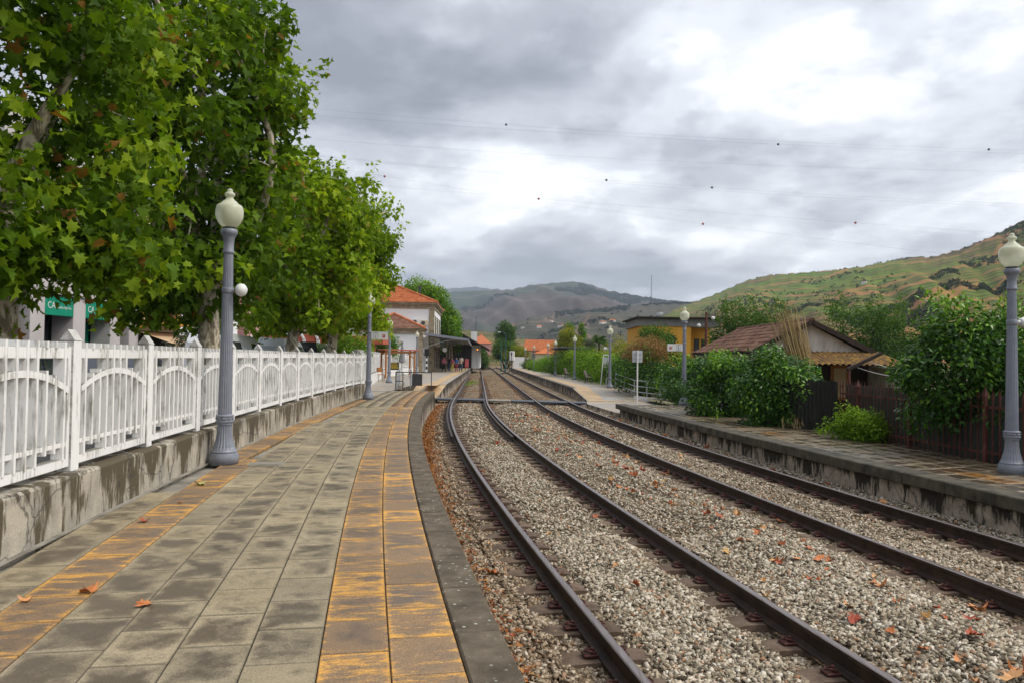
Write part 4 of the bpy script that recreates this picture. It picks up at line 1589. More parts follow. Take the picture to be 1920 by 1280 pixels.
t = tag(empty('small_notice', (-6.55, 100, 0)), 'small white notice on a thin post beside the pink board', 'sign')
MB().tube([(0, 0, 0), (0, 0, 1.2)], .03, 6).build('post', G['darkmetal'], t)
MB().box((0, 0, 1.4), (.5, .04, .4)).build('panel', G['signwhite'], t)

# goods shed beyond
gs = tag(empty('goods_shed', (-9.6, 126, 0), .03), 'white goods shed with wide dark timber eaves beyond the station', 'building')
MB().box((0, 8, 2.0), (8.8, 16, 4.0)).build('wall', G['white_wall'], gs)
MB().box((-.7, -.15, 1.9), (7.4, .3, 3.8)).build('timber_front', G['darkwood'], gs)
mb = MB()
for s_ in (-1, 1):
    mb.add([(0, -3.4, 6.3), (s_ * 5.9, -3.4, 3.1), (s_ * 5.9, 18, 3.1), (0, 18, 6.3), (0, -3.4, 6.05), (s_ * 5.9, -3.4, 2.85), (s_ * 5.9, 18, 2.85), (0, 18, 6.05)],
           [(0, 1, 2, 3), (4, 7, 6, 5), (0, 4, 5, 1), (1, 5, 6, 2)])
mb.add([(-4.4, -1.5, 3.7), (4.4, -1.5, 3.7), (0, -1.5, 6.1)], [(0, 1, 2)])
mb.build('roof', G['darkwood'], gs)
MB().box((1.2, -.34, 1.3), (1.6, .1, 2.6)).build('door', G['black'], gs)
MB().box((3.3, 3, 5.2), (1.0, 1.0, 1.6)).build('chimney', G['white_wall'], gs)
MB().tube([(3.6, 3, 5.9), (3.6, 3, 8.6)], .04, 6).build('aerial', G['darkmetal'], gs)


# ------------------------------------------------------------------ people waiting under the canopy
def person(loc, rz, shirt, legs, hair, label, pose=0, h=1.72, bag=None):
    s_ = h / 1.72
    J = {'pel': (0, 0, .95), 'wai': (0, 0, 1.08), 'che': (0, -.01, 1.3), 'nec': (0, 0, 1.47), 'chi': (0, -.02, 1.56), 'hea': (0, -.02, 1.66)}
    sp = .09 + .05 * (pose % 2)
    J.update({'hl': (.09, 0, .9), 'kl': (sp, -.03 - .05 * pose, .5), 'al': (sp + .01, .03, .09), 'tl': (sp + .03, -.12, .04),
              'hr': (-.09, 0, .9), 'kr': (-sp, -.02 + .04 * pose, .5), 'ar': (-sp - .01, .05 * pose, .09), 'tr': (-sp - .03, -.12 + .05 * pose, .04),
              'sl': (.17, 0, 1.41), 'el': (.23, .02, 1.14), 'wl': (.22, -.10 - .08 * pose, .92), 'fl': (.21, -.13 - .08 * pose, .84),
              'sr': (-.17, 0, 1.41), 'er': (-.23, .03, 1.14), 'wr': (-.2, -.12, .95 + .1 * pose), 'fr': (-.18, -.15, .88 + .12 * pose)})
    E_ = [('pel', 'wai'), ('wai', 'che'), ('che', 'nec'), ('nec', 'chi'), ('chi', 'hea'), ('pel', 'hl'), ('hl', 'kl'), ('kl', 'al'), ('al', 'tl'), ('pel', 'hr'), ('hr', 'kr'), ('kr', 'ar'), ('ar', 'tr'),
          ('che', 'sl'), ('sl', 'el'), ('el', 'wl'), ('wl', 'fl'), ('che', 'sr'), ('sr', 'er'), ('er', 'wr'), ('wr', 'fr')]
    rad = dict(pel=.15, wai=.135, che=.15, nec=.06, chi=.08, hea=.095, hl=.1, kl=.065, al=.045, tl=.04, hr=.1, kr=.065, ar=.045, tr=.04, sl=.07, el=.048, wl=.035, fl=.03, sr=.07, er=.048, wr=.035, fr=.03)
    names = list(J)
    me_ = bpy.data.meshes.new('body')
    me_.from_pydata([Vector(J[n]) * s_ for n in names], [(names.index(a), names.index(b)) for a, b in E_], [])
    o = bpy.data.objects.new('body', me_)
    COL.objects.link(o)
    md = o.modifiers.new('skin', 'SKIN')
    for i, n in enumerate(names):
        r_ = rad[n] * s_
        me_.skin_vertices[0].data[i].radius = (r_, r_ * (.72 if n in ('pel', 'wai', 'che') else 1))
    me_.skin_vertices[0].data[0].use_root = True
    sb = o.modifiers.new('sub', 'SUBSURF')
    sb.levels = sb.render_levels = 1
    dg = bpy.context.evaluated_depsgraph_get()
    m2 = bpy.data.meshes.new_from_object(o.evaluated_get(dg))
    bpy.data.objects.remove(o)
    for q in (G['skin'], shirt, legs, hair, G['rubber']):
        m2.materials.append(q)
    for f in m2.polygons:
        c_ = f.center / s_
        f.use_smooth = True
        if c_.z > 1.66 or (c_.z > 1.55 and c_.y > .02):
            f.material_index = 3
        elif c_.z > 1.47:
            f.material_index = 0
        elif c_.z > .93 and not (abs(c_.x) > .16 and c_.z < 1.16):
            f.material_index = 1
        elif c_.z < .08:
            f.material_index = 4
        elif abs(c_.x) < .16 or c_.z < .8:
            f.material_index = 2
    t = tag(empty('person', loc, rz), label, 'person', 'people waiting under the station canopy')
    link('body', m2, None, t)
    return t


G['skin'] = Mat('skin').set(Base_Color=(.42, .25, .17), Roughness=.6).m
cl_ = lambda n, c: Mat(n).set(Base_Color=c, Roughness=.85).m
dkc, blu, pnk, tan, yel, jean, hairc = cl_('dark cloth', (.02, .02, .025)), cl_('blue cloth', (.03, .12, .33)), cl_('pink cloth', (.5, .12, .18)), cl_('pale cloth', (.55, .45, .35)), cl_('yellow cloth', (.55, .42, .05)), cl_('denim', (.05, .08, .16)), cl_('dark hair', (.03, .02, .015))
person((-7.85, 89, 0), .4, pnk, dkc, hairc, 'person in dark trousers at the left of the group under the canopy', 1)
person((-7.4, 91, 0), 2.6, dkc, jean, hairc, 'person in dark jacket standing second from the left under the canopy', 0, 1.76)
person((-6.95, 90, 0), -.5, pnk, yel, hairc, 'person in pink top and yellow trousers under the canopy', 1, 1.66)
person((-6.5, 90.5, 0), .2, blu, cl_('red cloth', (.3, .04, .05)), hairc, 'person in bright blue top and red trousers under the canopy', 0, 1.7)
person((-5.95, 90, 0), 3.0, tan, jean, hairc, 'person in pale top and jeans nearest the platform edge', 1, 1.75)

# ------------------------------------------------------------------ terrace things on the left platform
t = tag(empty('pergola', (-9.75, 58.5, 0), R(38)), 'small orange-brown wooden pergola frame by the white fence', 'pergola')
for x in (0, 2.5):
    for y in (-.35, .35):
        MB().box((x, y, 1.05), (.12, .12, 2.1), ch=.01).build('post', G['wood'], t)
for y in (-.35, .35):
    MB().box((1.25, y, 1.95), (2.7, .09, .16), ch=.01).build('beam', G['wood'], t)
MB().box((1.25, 0, 2.13), (3.0, 1.1, .1), ch=.02).build('top_board', G['redpanel'], t)
for x, s_ in ((.3, 1), (2.2, -1)):
    MB().bar((x - .25 * s_, -.35, 1.5), (x + .3 * s_, -.35, 1.9), .07).build('brace', G['wood'], t)
t = tag(empty('menu_board', (-9.55, 62.5, 0), .1), 'black board with yellow handwriting standing under the pergola', 'board')
MB().box((0, 0, .86), (.78, .05, .62), ch=.01).build('board', G['black'], t)
mb = MB()
random.seed(3)
for r_, z in enumerate((1.07, .95, .86, .77, .68)):
    x = -.28
    while x < .25:
        w_ = random.uniform(.04, .12)
        mb.box((x + w_ / 2, -.027, z), (w_, .004, .045 if r_ else .06))
        x += w_ + .03
mb.build('lettering', cl_('yellow chalk', (.62, .45, .03)), t)
for x in (-.3, .3):
    MB().bar((x, 0, 0), (x, 0, .55), .05).build('leg', G['wood'], t)
t = tag(empty('parasol', (-9.85, 69, 0)), 'folded grey parasol standing before the white fence', 'parasol')
MB().tube([(0, 0, 0), (0, 0, 2.95)], .03, 8).build('pole', G['darkmetal'], t)
mb = MB()
mb.lathe([(.05, 1.05), (.3, 1.15), (.24, 1.6), (.15, 2.2), (.06, 2.75), (.02, 2.8)], 12, flute=1, fr=(1, 2.5))
mb.lathe([(.06, 2.75), (.11, 2.85), (.05, 3.0)], 10)
mb.build('cloth', cl_('grey parasol cloth', (.2, .2, .22)), t)
MB().lathe([(.3, 0), (.3, .08), (.05, .1)], 16).build('base', G['concrete'], t)
o = MB().lathe([(.2, 0), (.28, .08), (.32, .36), (.36, .4), (.36, .46), (.3, .46), (.28, .36)], 4).build('planter', G['creamwall'], None, (-9.75, 56.3, 0), R(45))
tag(o, 'pale square planter at the foot of the pergola', 'planter')
t = tag(empty('cafe_chair', (-8.55, 50.2, 0), .5), 'small wooden chair behind the handrails on the left platform', 'chair')
MB().box((0, 0, .45), (.42, .42, .04), ch=.008).build('seat', G['wood'], t)
MB().box((0, .2, .75), (.42, .04, .3), ch=.008).build('backrest', G['wood'], t)
for x in (-.18, .18):
    for y in (-.18, .19):
        MB().bar((x, y, 0), (x, y, .44 if y < 0 else .9), .035).build('leg', G['darkmetal'], t)
t = tag(empty('terrace_canopy', (-15.2, 62, 0)), 'terracotta red canopy with deep fascia behind the white fence', 'canopy')
MB().box((0, 1.5, 2.92), (9.6, 3.2, .66), ch=.02).build('fascia', G['redpanel'], t)
for x in (-4.2, -1.4, 1.4, 4.0):
    MB().box((x, .3, 1.3), (.32, .32, 2.6)).build('post', G['redpanel'], t)
t = tag(empty('curved_frame', (-15.6, 52, 0)), 'row of curved red and white ribs beyond the fence', 'frame')
for i in range(4):
    mb = MB()
    for k, q in ((0, -.1), (1, .1)):
        pts = [(i * .95 + q + .5 * math.sin(a * 1.6), 0, 1.0 + 2.1 * math.cos(a * .9)) for a in np.linspace(0, 1.2, 8)]
        mb.m = k
        for a, b in zip(pts, pts[1:]):
            mb.bar(a, b, .2, .12)
    mb.build('rib', [G['redpanel'], G['signwhite']], t)

# ------------------------------------------------------------------ town buildings beyond the street
def win(parent, x, y, z, w, h, frame=None, pane=None, name='window'):
    """opening in a wall facing +x"""
    f = MB()
    for s_ in (-1, 1):
        f.box((x + .03, y + s_ * (w / 2 + .06), z), (.1, .12, h + .24))
        f.box((x + .03, y, z + s_ * (h / 2 + .06)), (.1, w, .12))
    f.box((x + .02, y, z), (.06, .05, h))
    o = f.build(name, frame or G['granite'], parent)
    MB().box((x - .02, y, z), (.06, w, h)).build('pane', pane or G['glass'], o)
    return o


bk = tag(empty('bank_building', (-20, 35.5, 0)), 'white bank building with green signs and pillars behind the near trees', 'building')
G['bankwall'] = stone('shaded pinkish render', [(.46, .42, .41), (.54, .50, .49)], .8, .9, .2, .01, stretch=(1, 1, .4))
MB().box((-5, 0, 7.7), (10, 11.2, 7.2)).build('upper_wall', G['bankwall'], bk)
MB().box((-5.6, 0, 2.05), (8.6, 11.2, 4.1)).build('lower_wall', G['darkmetal'], bk)
for y in (-5.2, -3.0, .15, 3.4, 5.3):
    MB().box((-.6, y, 2.05), (1.0, 1.0, 4.1), ch=.02).build('pillar', G['bankwall'], bk)
for y0, y1 in ((-2.5, -.35), (.65, 2.9)):
    s_ = MB().box((-.2, (y0 + y1) / 2, 3.6), (.2, y1 - y0, .85), ch=.01).build('sign_board', G['green'], bk)
    tx = link('lettering', textmesh('CA', .42), G['signwhite'], s_)
    tx.rotation_euler = (R(90), 0, R(90))
    tx.location = (-.095, y0 + .45, 3.6)
    tx = link('lettering', textmesh('Crédito Agrícola', .17, align='LEFT'), G['signwhite'], s_)
    tx.rotation_euler = (R(90), 0, R(90))
    tx.location = (-.095, y0 + .8, 3.55)
MB().box((-1.25, 1.8, 1.5), (.1, 2.3, 3.0)).build('entrance', G['green'], bk)
MB().box((-1.2, 1.3, 1.2), (.1, .6, .8)).build('cash_machine', G['black'], bk)
MB().box((-1.25, -1.4, 1.6), (.08, 2.2, 2.8)).build('shop_window', G['glass'], bk)
for z in (5.8, 8.8):
    for y in (-3.6, -.9, 1.8, 4.4):
        win(bk, 0, y, z, 1.2, 1.7)
yb = tag(empty('balcony_house', (-20.2, 43.8, 0)), 'ochre yellow house with iron balconies and a tan awning', 'building')
MB().box((-4, 0, 4.6), (8, 5, 9.2)).build('wall', G['creamwall'], yb)
MB().box((-3.98, 0, 1.4), (8.1, 5.06, 2.8)).build('ground_floor', G['darkwood'], yb)
MB().box((.05, 2.3, 6), (.2, .5, 6.2)).box((.05, -2.3, 6), (.2, .5, 6.2)).build('trim', G['yellowwall'], yb)
for z in (3.35, 6.1):
    b = MB().box((.6, 0, z - .1), (1.3, 4.6, .16), ch=.02).build('balcony', G['yellowwall'], yb)
    mb = MB()
    for k in range(24):
        mb.box((1.2, -2.2 + 4.4 * k / 23, z + .45), (.02, .02, .9))
    mb.box((1.2, 0, z + .92), (.04, 4.5, .04)).box((.6, -2.24, z + .92), (1.2, .03, .04)).box((.6, 2.24, z + .92), (1.2, .03, .04))
    mb.build('railing', G['darkmetal'], b)
    win(yb, 0, -1, z + 1.1, 1.0, 2.0)
    win(yb, 0, 1.2, z + 1.1, 1.0, 2.0)
aw = MB()
aw.add([(0.05, -2.4, 2.75), (0.05, 2.4, 2.75), (2.0, 2.4, 2.1), (2.0, -2.4, 2.1), (2.0, 2.4, 1.85), (2.0, -2.4, 1.85)], [(0, 1, 2, 3), (3, 2, 4, 5)])
aw.build('awning', G['awning'], yb)
sg = tag(empty('shop_sign', (-18.6, 41.0, 0)), 'tall red and white upright shop sign on the yellow house', 'sign')
MB().box((0, 0, 4.9), (.9, .12, 2.6), ch=.02).build('panel', G['red'], sg)
MB().box((.1, -.07, 4.9), (.3, .02, 2.2)).build('stripe', G['signwhite'], sg)
MB().box((-.8, 0, 5.8), (.8, .06, .06)).box((-.8, 0, 4.0), (.8, .06, .06)).build('bracket', G['darkmetal'], sg)
hs = tag(empty('white_house', (-20.5, 52, 0)), 'white house with bright orange tiled roof behind the trees', 'building')
MB().box((-4, 0, 2.6), (8, 10.6, 5.2)).build('wall', G['stucco'], hs)
mb = MB()
hip_roof(mb, -8.4, .4, -5.7, 5.7, 5.2, [(-4, -2, 7.6), (-4, 2, 7.6)], 12)
mb.build('roof', G['tile_new'], hs)
for y in (-3.6, -1.2, 1.2, 3.6):
    win(hs, 0, y, 1.7, 1.0, 1.6)
    win(hs, 0, y, 4.0, 1.0, 1.3)
pk = tag(empty('pink_house', (-20.2, 63, 0)), 'pink house with pale window frames glimpsed between the tree trunks', 'building')
MB().box((-4, 0, 4.2), (8, 9, 8.4)).build('wall', G['pinkwall'], pk)
for z in (2.0, 5.2):
    for y in (-3.2, -1.0, 1.2, 3.4):
        win(pk, 0, y, z, .95, 1.9, G['signwhite'])
br_ = tag(empty('brick_house', (-19, 73, 0)), 'brown brick and cream house beyond the third tree', 'building')
MB().box((-4, 0, 3.4), (8, 8, 6.8)).build('wall', G['tile_old'], br_)
MB().box((-3.9, 3, 2.6), (8, 4, 5.2)).build('bay', G['creamwall'], br_)
for y in (-2.4, .4):
    win(br_, 0, y, 2.0, 1.1, 1.8)
    win(br_, 0, y, 4.8, 1.1, 1.8)
wh = tag(empty('long_white_house', (-20.5, 90, 0)), 'long white house wall behind the fourth tree and the terrace', 'building')
MB().box((-4, 0, 3.0), (8, 22, 6.0)).build('wall', G['stucco'], wh)
mb = MB()
hip_roof(mb, -8.4, .4, -11.4, 11.4, 6.0, [(-4, -7, 8), (-4, 7, 8)], 10)
mb.build('roof', G['tile_new'], wh)
for y in (-8, -4, 0, 4, 8):
    win(wh, 0, y, 1.8, 1.1, 1.9)
    win(wh, 0, y, 4.5, 1.1, 1.5)


def car(loc, rz, paint, label, van=False):
    t = tag(empty('parked_car', loc, rz), label, 'van' if van else 'car', 'vehicles parked beyond the fence')
    if van:
        prof = [(-2.45, .35), (2.3, .35), (2.45, .5), (2.42, .95), (1.95, 1.12), (1.2, 2.0), (.95, 2.12), (-2.35, 2.2), (-2.5, 1.9)]
        wins = [((.2, 1.25), (1.75, 1.25), (1.12, 1.9), (.2, 1.95)), ((-2.2, 1.3), (-1.2, 1.3), (-1.2, 1.95), (-2.2, 1.95))]
        hood = ((1.96, 1.16), (1.22, 1.96))
    else:
        prof = [(-2.1, .3), (2.05, .3), (2.15, .55), (2.0, .82), (1.0, .98), (.35, 1.48), (-1.2, 1.52), (-1.95, 1.05), (-2.15, .95)]
        wins = [((-.4, 1.0), (.78, 1.0), (.28, 1.4), (-.4, 1.42)), ((-1.55, 1.02), (-.5, 1.0), (-.5, 1.42), (-1.15, 1.42))]
        hood = ((.98, 1.0), (.38, 1.46))
    w_ = .88
    mb = MB()
    pts_in = [(a, b) for a, b in prof]
    V = []
    for s_, sc in ((-1, 1), (1, 1)):
        for a, b in pts_in:
            ins = .0 if b < 1.0 else .16 * (b - 1.0) / .55
            V.append((a, s_ * (w_ - ins), b))
    n = len(prof)
    mb.add(V, [tuple(range(n)), tuple(range(2 * n - 1, n - 1, -1))] + [(i, i + n, (i + 1) % n + n, (i + 1) % n) for i in range(n)])
    mb.build('body', paint, t)
    for s_ in (-1, 1):
        for q in wins:
            V = []
            for a, b in q:
                ins = .0 if b < 1.0 else .16 * (b - 1.0) / .55
                V.append((a, s_ * (w_ - ins + .008), b))
            MB().add(V, [(0, 1, 2, 3) if s_ < 0 else (3, 2, 1, 0)]).build('side_window', G['glass'], t)
    (a0, b0), (a1_, b1) = hood
    MB().add([(a0 + .02, -.72, b0 + .03), (a0 + .02, .72, b0 + .03), (a1_ + .02, .66, b1 + .02), (a1_ + .02, -.66, b1 + .02)], [(0, 1, 2, 3)]).build('windscreen', G['glass'], t)
    for a in (-1.35, 1.35):
        for s_ in (-1, 1):
            wl_ = MB().lathe([(.32, -.1), (.33, -.06), (.33, .06), (.32, .1)], 18).build('wheel', G['rubber'], t, (a, s_ * .82, .33))
            wl_.rotation_euler.x = R(90)
            rm = MB().lathe([(.2, -.115), (.2, .115)], 14).build('rim', G['galv'], wl_)
    for s_ in (-.6, .6):
        MB().box((prof[1][0] + .02, s_, .65), (.12, .3, .14), ch=.02).build('headlight', G['signwhite'], t)
        MB().box((prof[0][0] - .02, s_, .78), (.08, .22, .16), ch=.02).build('tail_light', G['red'], t)
    return t


paint = lambda n, c: Mat(n).set(Base_Color=c, Roughness=.25, Coat_Weight=.6).m
car((-9.4, 14.4, .02), R(96), paint('navy paint', (.012, .015, .04)), 'dark blue car glimpsed through the nearest fence panel')
car((-9.6, 19.6, .02), R(96), paint('graphite paint', (.05, .055, .065)), 'grey car glimpsed through the second and third fence panels')
car((-9.1, 24.8, .02), R(96), paint('white paint', (.72, .73, .74)), 'white van parked behind the fence beyond the near lamp', True)
car((-9.2, 30.6, .02), R(95), paint('silver paint', (.5, .52, .55)), 'silver van parked just past the white van, left of the curved ribs', True)
car((-9.7, 37.4, .02), R(95), paint('charcoal paint', (.03, .03, .034)), 'charcoal van whose roof shows over the fence right of the third trunk', True)
car((-10.2, 43.4, .02), R(95), paint('teal paint', (.02, .06, .06)), 'dark teal car parked by the fourth tree')


# ------------------------------------------------------------------ shed behind the right platform
GZ = -.42
sh = tag(empty('garden_shed', (10.45, 27, GZ)), 'old plastered shed with brown tiled gable roof behind the dark bushes', 'shed')
mb = MB()
mb.prism([(-2.0, 0), (2.0, 0), (2.0, 2.35), (0, 3.38), (-2.0, 2.35)], 0, 8.3)
mb.build('wall', G['oldplaster'], sh)
mb = MB()
for s_, e_ in ((-1, 2.36), (1, 2.45)):
    mb.add([(0, -.25, 3.47), (s_ * 2.15, -.25, e_), (s_ * 2.15, 8.5, e_), (0, 8.5, 3.47), (0, -.25, 3.41), (s_ * 2.15, -.25, e_ - .06), (s_ * 2.15, 8.5, e_ - .06), (0, 8.5, 3.41)],
           [(0, 1, 2, 3), (4, 7, 6, 5), (0, 4, 5, 1), (1, 5, 6, 2), (3, 2, 6, 7)])
rf = mb.build('roof', G['darkwood'], sh)
MB().bar((-2.2, -.29, 2.31), (0, -.29, 3.43), .05, .16).build('barge_board', G['darkwood'], rf)
MB().bar((2.2, -.29, 2.38), (0, -.29, 3.43), .05, .16).build('barge_board', G['darkwood'], rf)
# clay tiles, one by one on the slope that faces the track
slope = Vector((-2.15, 0, -1.11))
sn = slope.normalized()
nrm = Vector((-1.11, 0, 2.15)).normalized()
mbt = MB()
V = []
for k in range(2):
    for j in range(6):
        a = math.pi * j / 5
        wd = .118 if k == 0 else .105
        V.append(Vector((0, -wd * math.cos(a), 0)) + sn * (.0 if k == 0 else -.44) + nrm * (.055 * math.sin(a) + (.02 if k == 0 else 0)))
mbt.add(V, [(j, j + 1, 7 + j, 6 + j) for j in range(5)] + [(0, 1, 2, 3, 4, 5)])
me_tile = mbt.mesh('roof_tile')
me_tile.materials.append(G['tile_old'])
random.seed(5)
for r_ in range(7):
    for c_ in range(37):
        p_ = Vector((0, -.15 + .232 * c_ + random.uniform(-.01, .01), 3.475)) + slope * ((r_ + 1) / 7) * 1.005 + nrm * (.012 * random.random())
        o = link('roof_tile', me_tile, None, rf, p_)
        o.rotation_euler.z = random.uniform(-.05, .05)
mb = MB()
for k in range(20):
    mb.tube([(0, -.25 + .44 * k, 3.47), (0, .2 + .44 * k, 3.5)], [.115, .1], 8)
mb.build('ridge_tiles', G['tile_old'], rf)
# lean-to with rusted sheet roof
mb = MB()
V, F_ = [], []
nx = 130
for i in range(nx + 1):
    x = -1.1 + 3.55 * i / nx
    w_ = .028 * math.sin(2 * math.pi * x / .19)
    V += [(x, -.1, 2.42 + w_), (x, -2.25, 1.99 + w_)]
for i in range(nx):
    F_.append((2 * i, 2 * i + 1, 2 * i + 3, 2 * i + 2))
mb.add(V, F_)
mb.build('lean_to_roof', G['corr_orange'], sh)
MB().box((.6, -.15, 1.0), (3.4, .2, 2.0)).build('lean_to_back', G['darkwood'], sh)
MB().box((2.2, -1.15, .95), (.5, 1.9, 1.9)).build('lean_to_wall', G['oldplaster'], sh)
d_ = MB().box((.95, -.28, 1.35), (.62, .06, 1.2)).build('door', G['wood'], sh)
MB().box((.95, -.32, 1.35), (.42, .04, 1.0)).build('panel', G['awning'], d_)
MB().box((2.35, -2.1, 1.1), (.26, .26, 2.2)).build('pillar', G['concrete'], sh)
t = tag(empty('clothes_frame', (10.05, 23, GZ)), 'slanting brown bar on a post with sagging cords before the lean-to', 'frame')
MB().bar((0, 0, 1.84), (1.02, 0, 2.33), .1, .09).build('bar', G['darkwood'], t)
MB().bar((.06, 0, 0), (.06, 0, 1.82), .06).build('post', G['redfence'], t)
for a, b in ((.3, 1.92), (.65, 2.1)):
    MB().tube([(a + 2.2 * q / 8, .4 * q / 8, b - .02 - .25 * math.sin(math.pi * (q / 8) * .8)) for q in range(9)], .008, 5).build('cord', G['signback'], t)

# ------------------------------------------------------------------ sheet fence and red iron fence
mb = MB()
V, F_ = [], []
p0, p1 = Vector((7.55, 21.9, 0)), Vector((8.56, 20.15, 0))
dv = (p1 - p0)
nv = Vector((-dv.y, dv.x, 0)).normalized()
n = 120
for i in range(n + 1):
    q = p0 + dv * i / n + nv * .022 * math.sin(2 * math.pi * i * dv.length / n / .13)
    V += [(q.x, q.y, -.45), (q.x, q.y, 1.13 + .02 * math.sin(i * .3))]
for i in range(n):
    F_.append((2 * i, 2 * i + 2, 2 * i + 3, 2 * i + 1))
mb.add(V, F_)
o = mb.build('sheet_fence', G['corr'])
tag(o, 'dark corrugated metal sheet fence between the bushes and the red iron fence', 'fence')
rfz = tag(empty('iron_fence', (0, 0, 0)), 'rusty red iron fence with pointed pickets behind the right platform', 'fence')
line = [Vector((8.6, 20.1, 0)), Vector((8.62, 17.3, 0)), Vector((8.78, 14.6, 0)), Vector((9.25, 12.2, 0)), Vector((10.0, 9.4, 0))]


def along(line, s_):
    for a, b in zip(line, line[1:]):
        L = (b - a).length
        if s_ <= L:
            return a + (b - a) * s_ / L, (b - a) / L
        s_ -= L
    return line[-1], (line[-1] - line[-2]).normalized()


tot = sum((b - a).length for a, b in zip(line, line[1:]))
mbk = MB()
mbk.box((0, 0, .59), (.03, .014, 1.18))
mbk.add([(-.03, -.012, 1.18), (.03, -.012, 1.18), (.03, .012, 1.18), (-.03, .012, 1.18), (0, 0, 1.38), (-.034, 0, 1.24), (.034, 0, 1.24)], [(0, 1, 6, 4, 5), (2, 3, 5, 4, 6), (1, 2, 6), (3, 0, 5)])
me_ip = mbk.mesh('picket')
me_ip.materials.append(G['redfence'])
s_ = 0
k = 0
while s_ < tot:
    q, d_ = along(line, s_)
    if k % 14 == 6:
        mbk = MB().box((0, 0, .62), (.075, .075, 1.24), ch=.008)
        mbk.add([(-.05, -.05, 1.24), (.05, -.05, 1.24), (.05, .05, 1.24), (-.05, .05, 1.24), (0, 0, 1.43)], [(0, 1, 4), (1, 2, 4), (2, 3, 4), (3, 0, 4)])
        mbk.build('post', G['redfence'], rfz, (q.x, q.y, -.22), math.atan2(d_.y, d_.x))
    else:
        o = link('picket', me_ip, None, rfz, (q.x, q.y, -.2), math.atan2(d_.y, d_.x))
        o.rotation_euler.y = random.uniform(-.015, .015)
    s_ += .17
    k += 1
for z in (-.02, .82):
    for a, b in zip(line, line[1:]):
        off = Vector((.02, 0, z))
        MB().bar(a + off, b + off, .03, .045).build('cross_bar', G['redfence'], rfz)
mb = MB()
for a, b in zip(line, line[1:]):
    off = Vector((.16, 0, 0))
    a_, b_ = a + off, b + off
    nn = 60
    V, F_ = [], []
    dd = b_ - a_
    nv = Vector((-dd.y, dd.x, 0)).normalized()
    for i in range(nn + 1):
        q = a_ + dd * i / nn + nv * .015 * math.sin(i * dd.length / nn * 40)
        V += [(q.x, q.y, -.45), (q.x, q.y, 1.05)]
    for i in range(nn):
        F_.append((2 * i, 2 * i + 2, 2 * i + 3, 2 * i + 1))
    mb.add(V, F_)
G['greensheet'] = stone('grey green sheet', [(.03, .04, .033), (.06, .075, .06)], 2.5, .6, .3, .01, stretch=(1, 1, .3))
mb.build('backing_sheet', G['greensheet'], rfz)

# ------------------------------------------------------------------ yellow house, pole, far buildings
yh = tag(empty('yellow_house', (14.6, 70, GZ)), 'flat-roofed ochre yellow house with grey parapet beyond the thicket', 'building')
MB().box((-.6, 4, 2.6), (4.6, 8, 5.2)).build('wall', G['yellowwall'], yh)
MB().box((2.9, 5.4, 2.6), (2.6, 5.2, 5.2)).build('recessed_wall', G['yellowwall'], yh)
MB().box((.6, 4, 5.5), (7.4, 8.3, .7), ch=.02).build('parapet', G['parapet'], yh)
MB().box((.6, 3.8, 5.92), (8.0, 9.0, .12)).build('flat_roof', G['darkwood'], yh)
for x, w_, h_, z_ in ((-.55, .5, .9, 3.9), (.05, .5, .9, 3.9),):
    w = MB().box((x, -.02, z_), (w_, .06, h_)).build('window', G['darkwood'], yh)
    MB().box((x, -.06, z_), (w_ - .14, .04, h_ - .14)).build('pane', G['glass'], w)
for x in (2.1, 2.9, 3.6):
    w = MB().box((x, 2.78, 3.3), (.5, .06, 1.7)).build('window', G['darkwood'], yh)
    MB().box((x, 2.74, 3.3), (.36, .04, 1.5)).build('pane', G['glass'], w)
b = MB().box((2.9, 1.6, 2.2), (2.6, 2.2, .16)).build('balcony', G['concrete'], yh)
mb = MB()
for k in range(14):
    mb.box((1.65 + 2.5 * k / 13, .55, 2.7), (.03, .03, .9))
mb.box((2.9, .55, 3.15), (2.6, .05, .05))
mb.build('railing', G['darkmetal'], b)
t = tag(empty('utility_pole', (13.0, 51.6, GZ)), 'thin rusty utility pole with white insulators by the yellow house', 'pole')
MB().tube([(0, 0, 0), (.05, 0, 5.3)], [.11, .08], 8).build('pole', G['redfence'], t)
MB().bar((-.5, 0, 4.55), (.55, 0, 4.75), .05).build('cross_arm', G['darkmetal'], t)
for x, z in ((-.45, 4.4), (.5, 4.9)):
    MB().lathe([(.04, -.1), (.12, -.04), (.14, .05), (.05, .14)], 10, (x, 0, z)).build('insulator', G['signwhite'], t)
ob = tag(empty('orange_roof_house', (3.2, 168, -1)), 'pale building with large orange tiled roof beyond the far platform', 'building')
MB().box((3.2, 4, 2.4), (7.0, 8, 4.8)).build('wall', G['creamwall'], ob)
mb = MB()
for ya, yb_ in ((-.5, 4.0), (8.5, 4.0)):
    A_, B_, C_2, D_2 = Vector((-.7, ya, 4.5)), Vector((7.1, ya, 4.5)), Vector((6.7, yb_, 6.9)), Vector((-.2, yb_, 6.9))
    course_roof(mb, lambda t_: (A_.lerp(D_2, t_), B_.lerp(C_2, t_)), 9)
for x0_, x1_ in ((-.7, -.2), (7.1, 6.7)):
    mb.quad((x0_, -.5, 4.5), (x0_, 8.5, 4.5), (x1_, 4.0, 6.9))
mb.build('roof', G['tile_new'], ob)
MB().box((4.6, -2.0, 1.9), (5.5, 4, 3.8)).build('porch', G['creamwall'], ob)
mb = MB()
hip_roof(mb, 1.4, 7.8, -4.4, 0, 3.8, [(4.5, -1, 5.2), (4.5, -.2, 5.2)], 6)
mb.build('porch_roof', G['tile_new'], ob)
for k in range(3):
    win_ = MB().box((.2 + 1.5 * k, -.03, 3.6), (.7, .08, 1.4)).build('window', G['granite'], ob)
    MB().box((.2 + 1.5 * k, -.08, 3.6), (.5, .05, 1.2)).build('pane', G['glass'], win_)
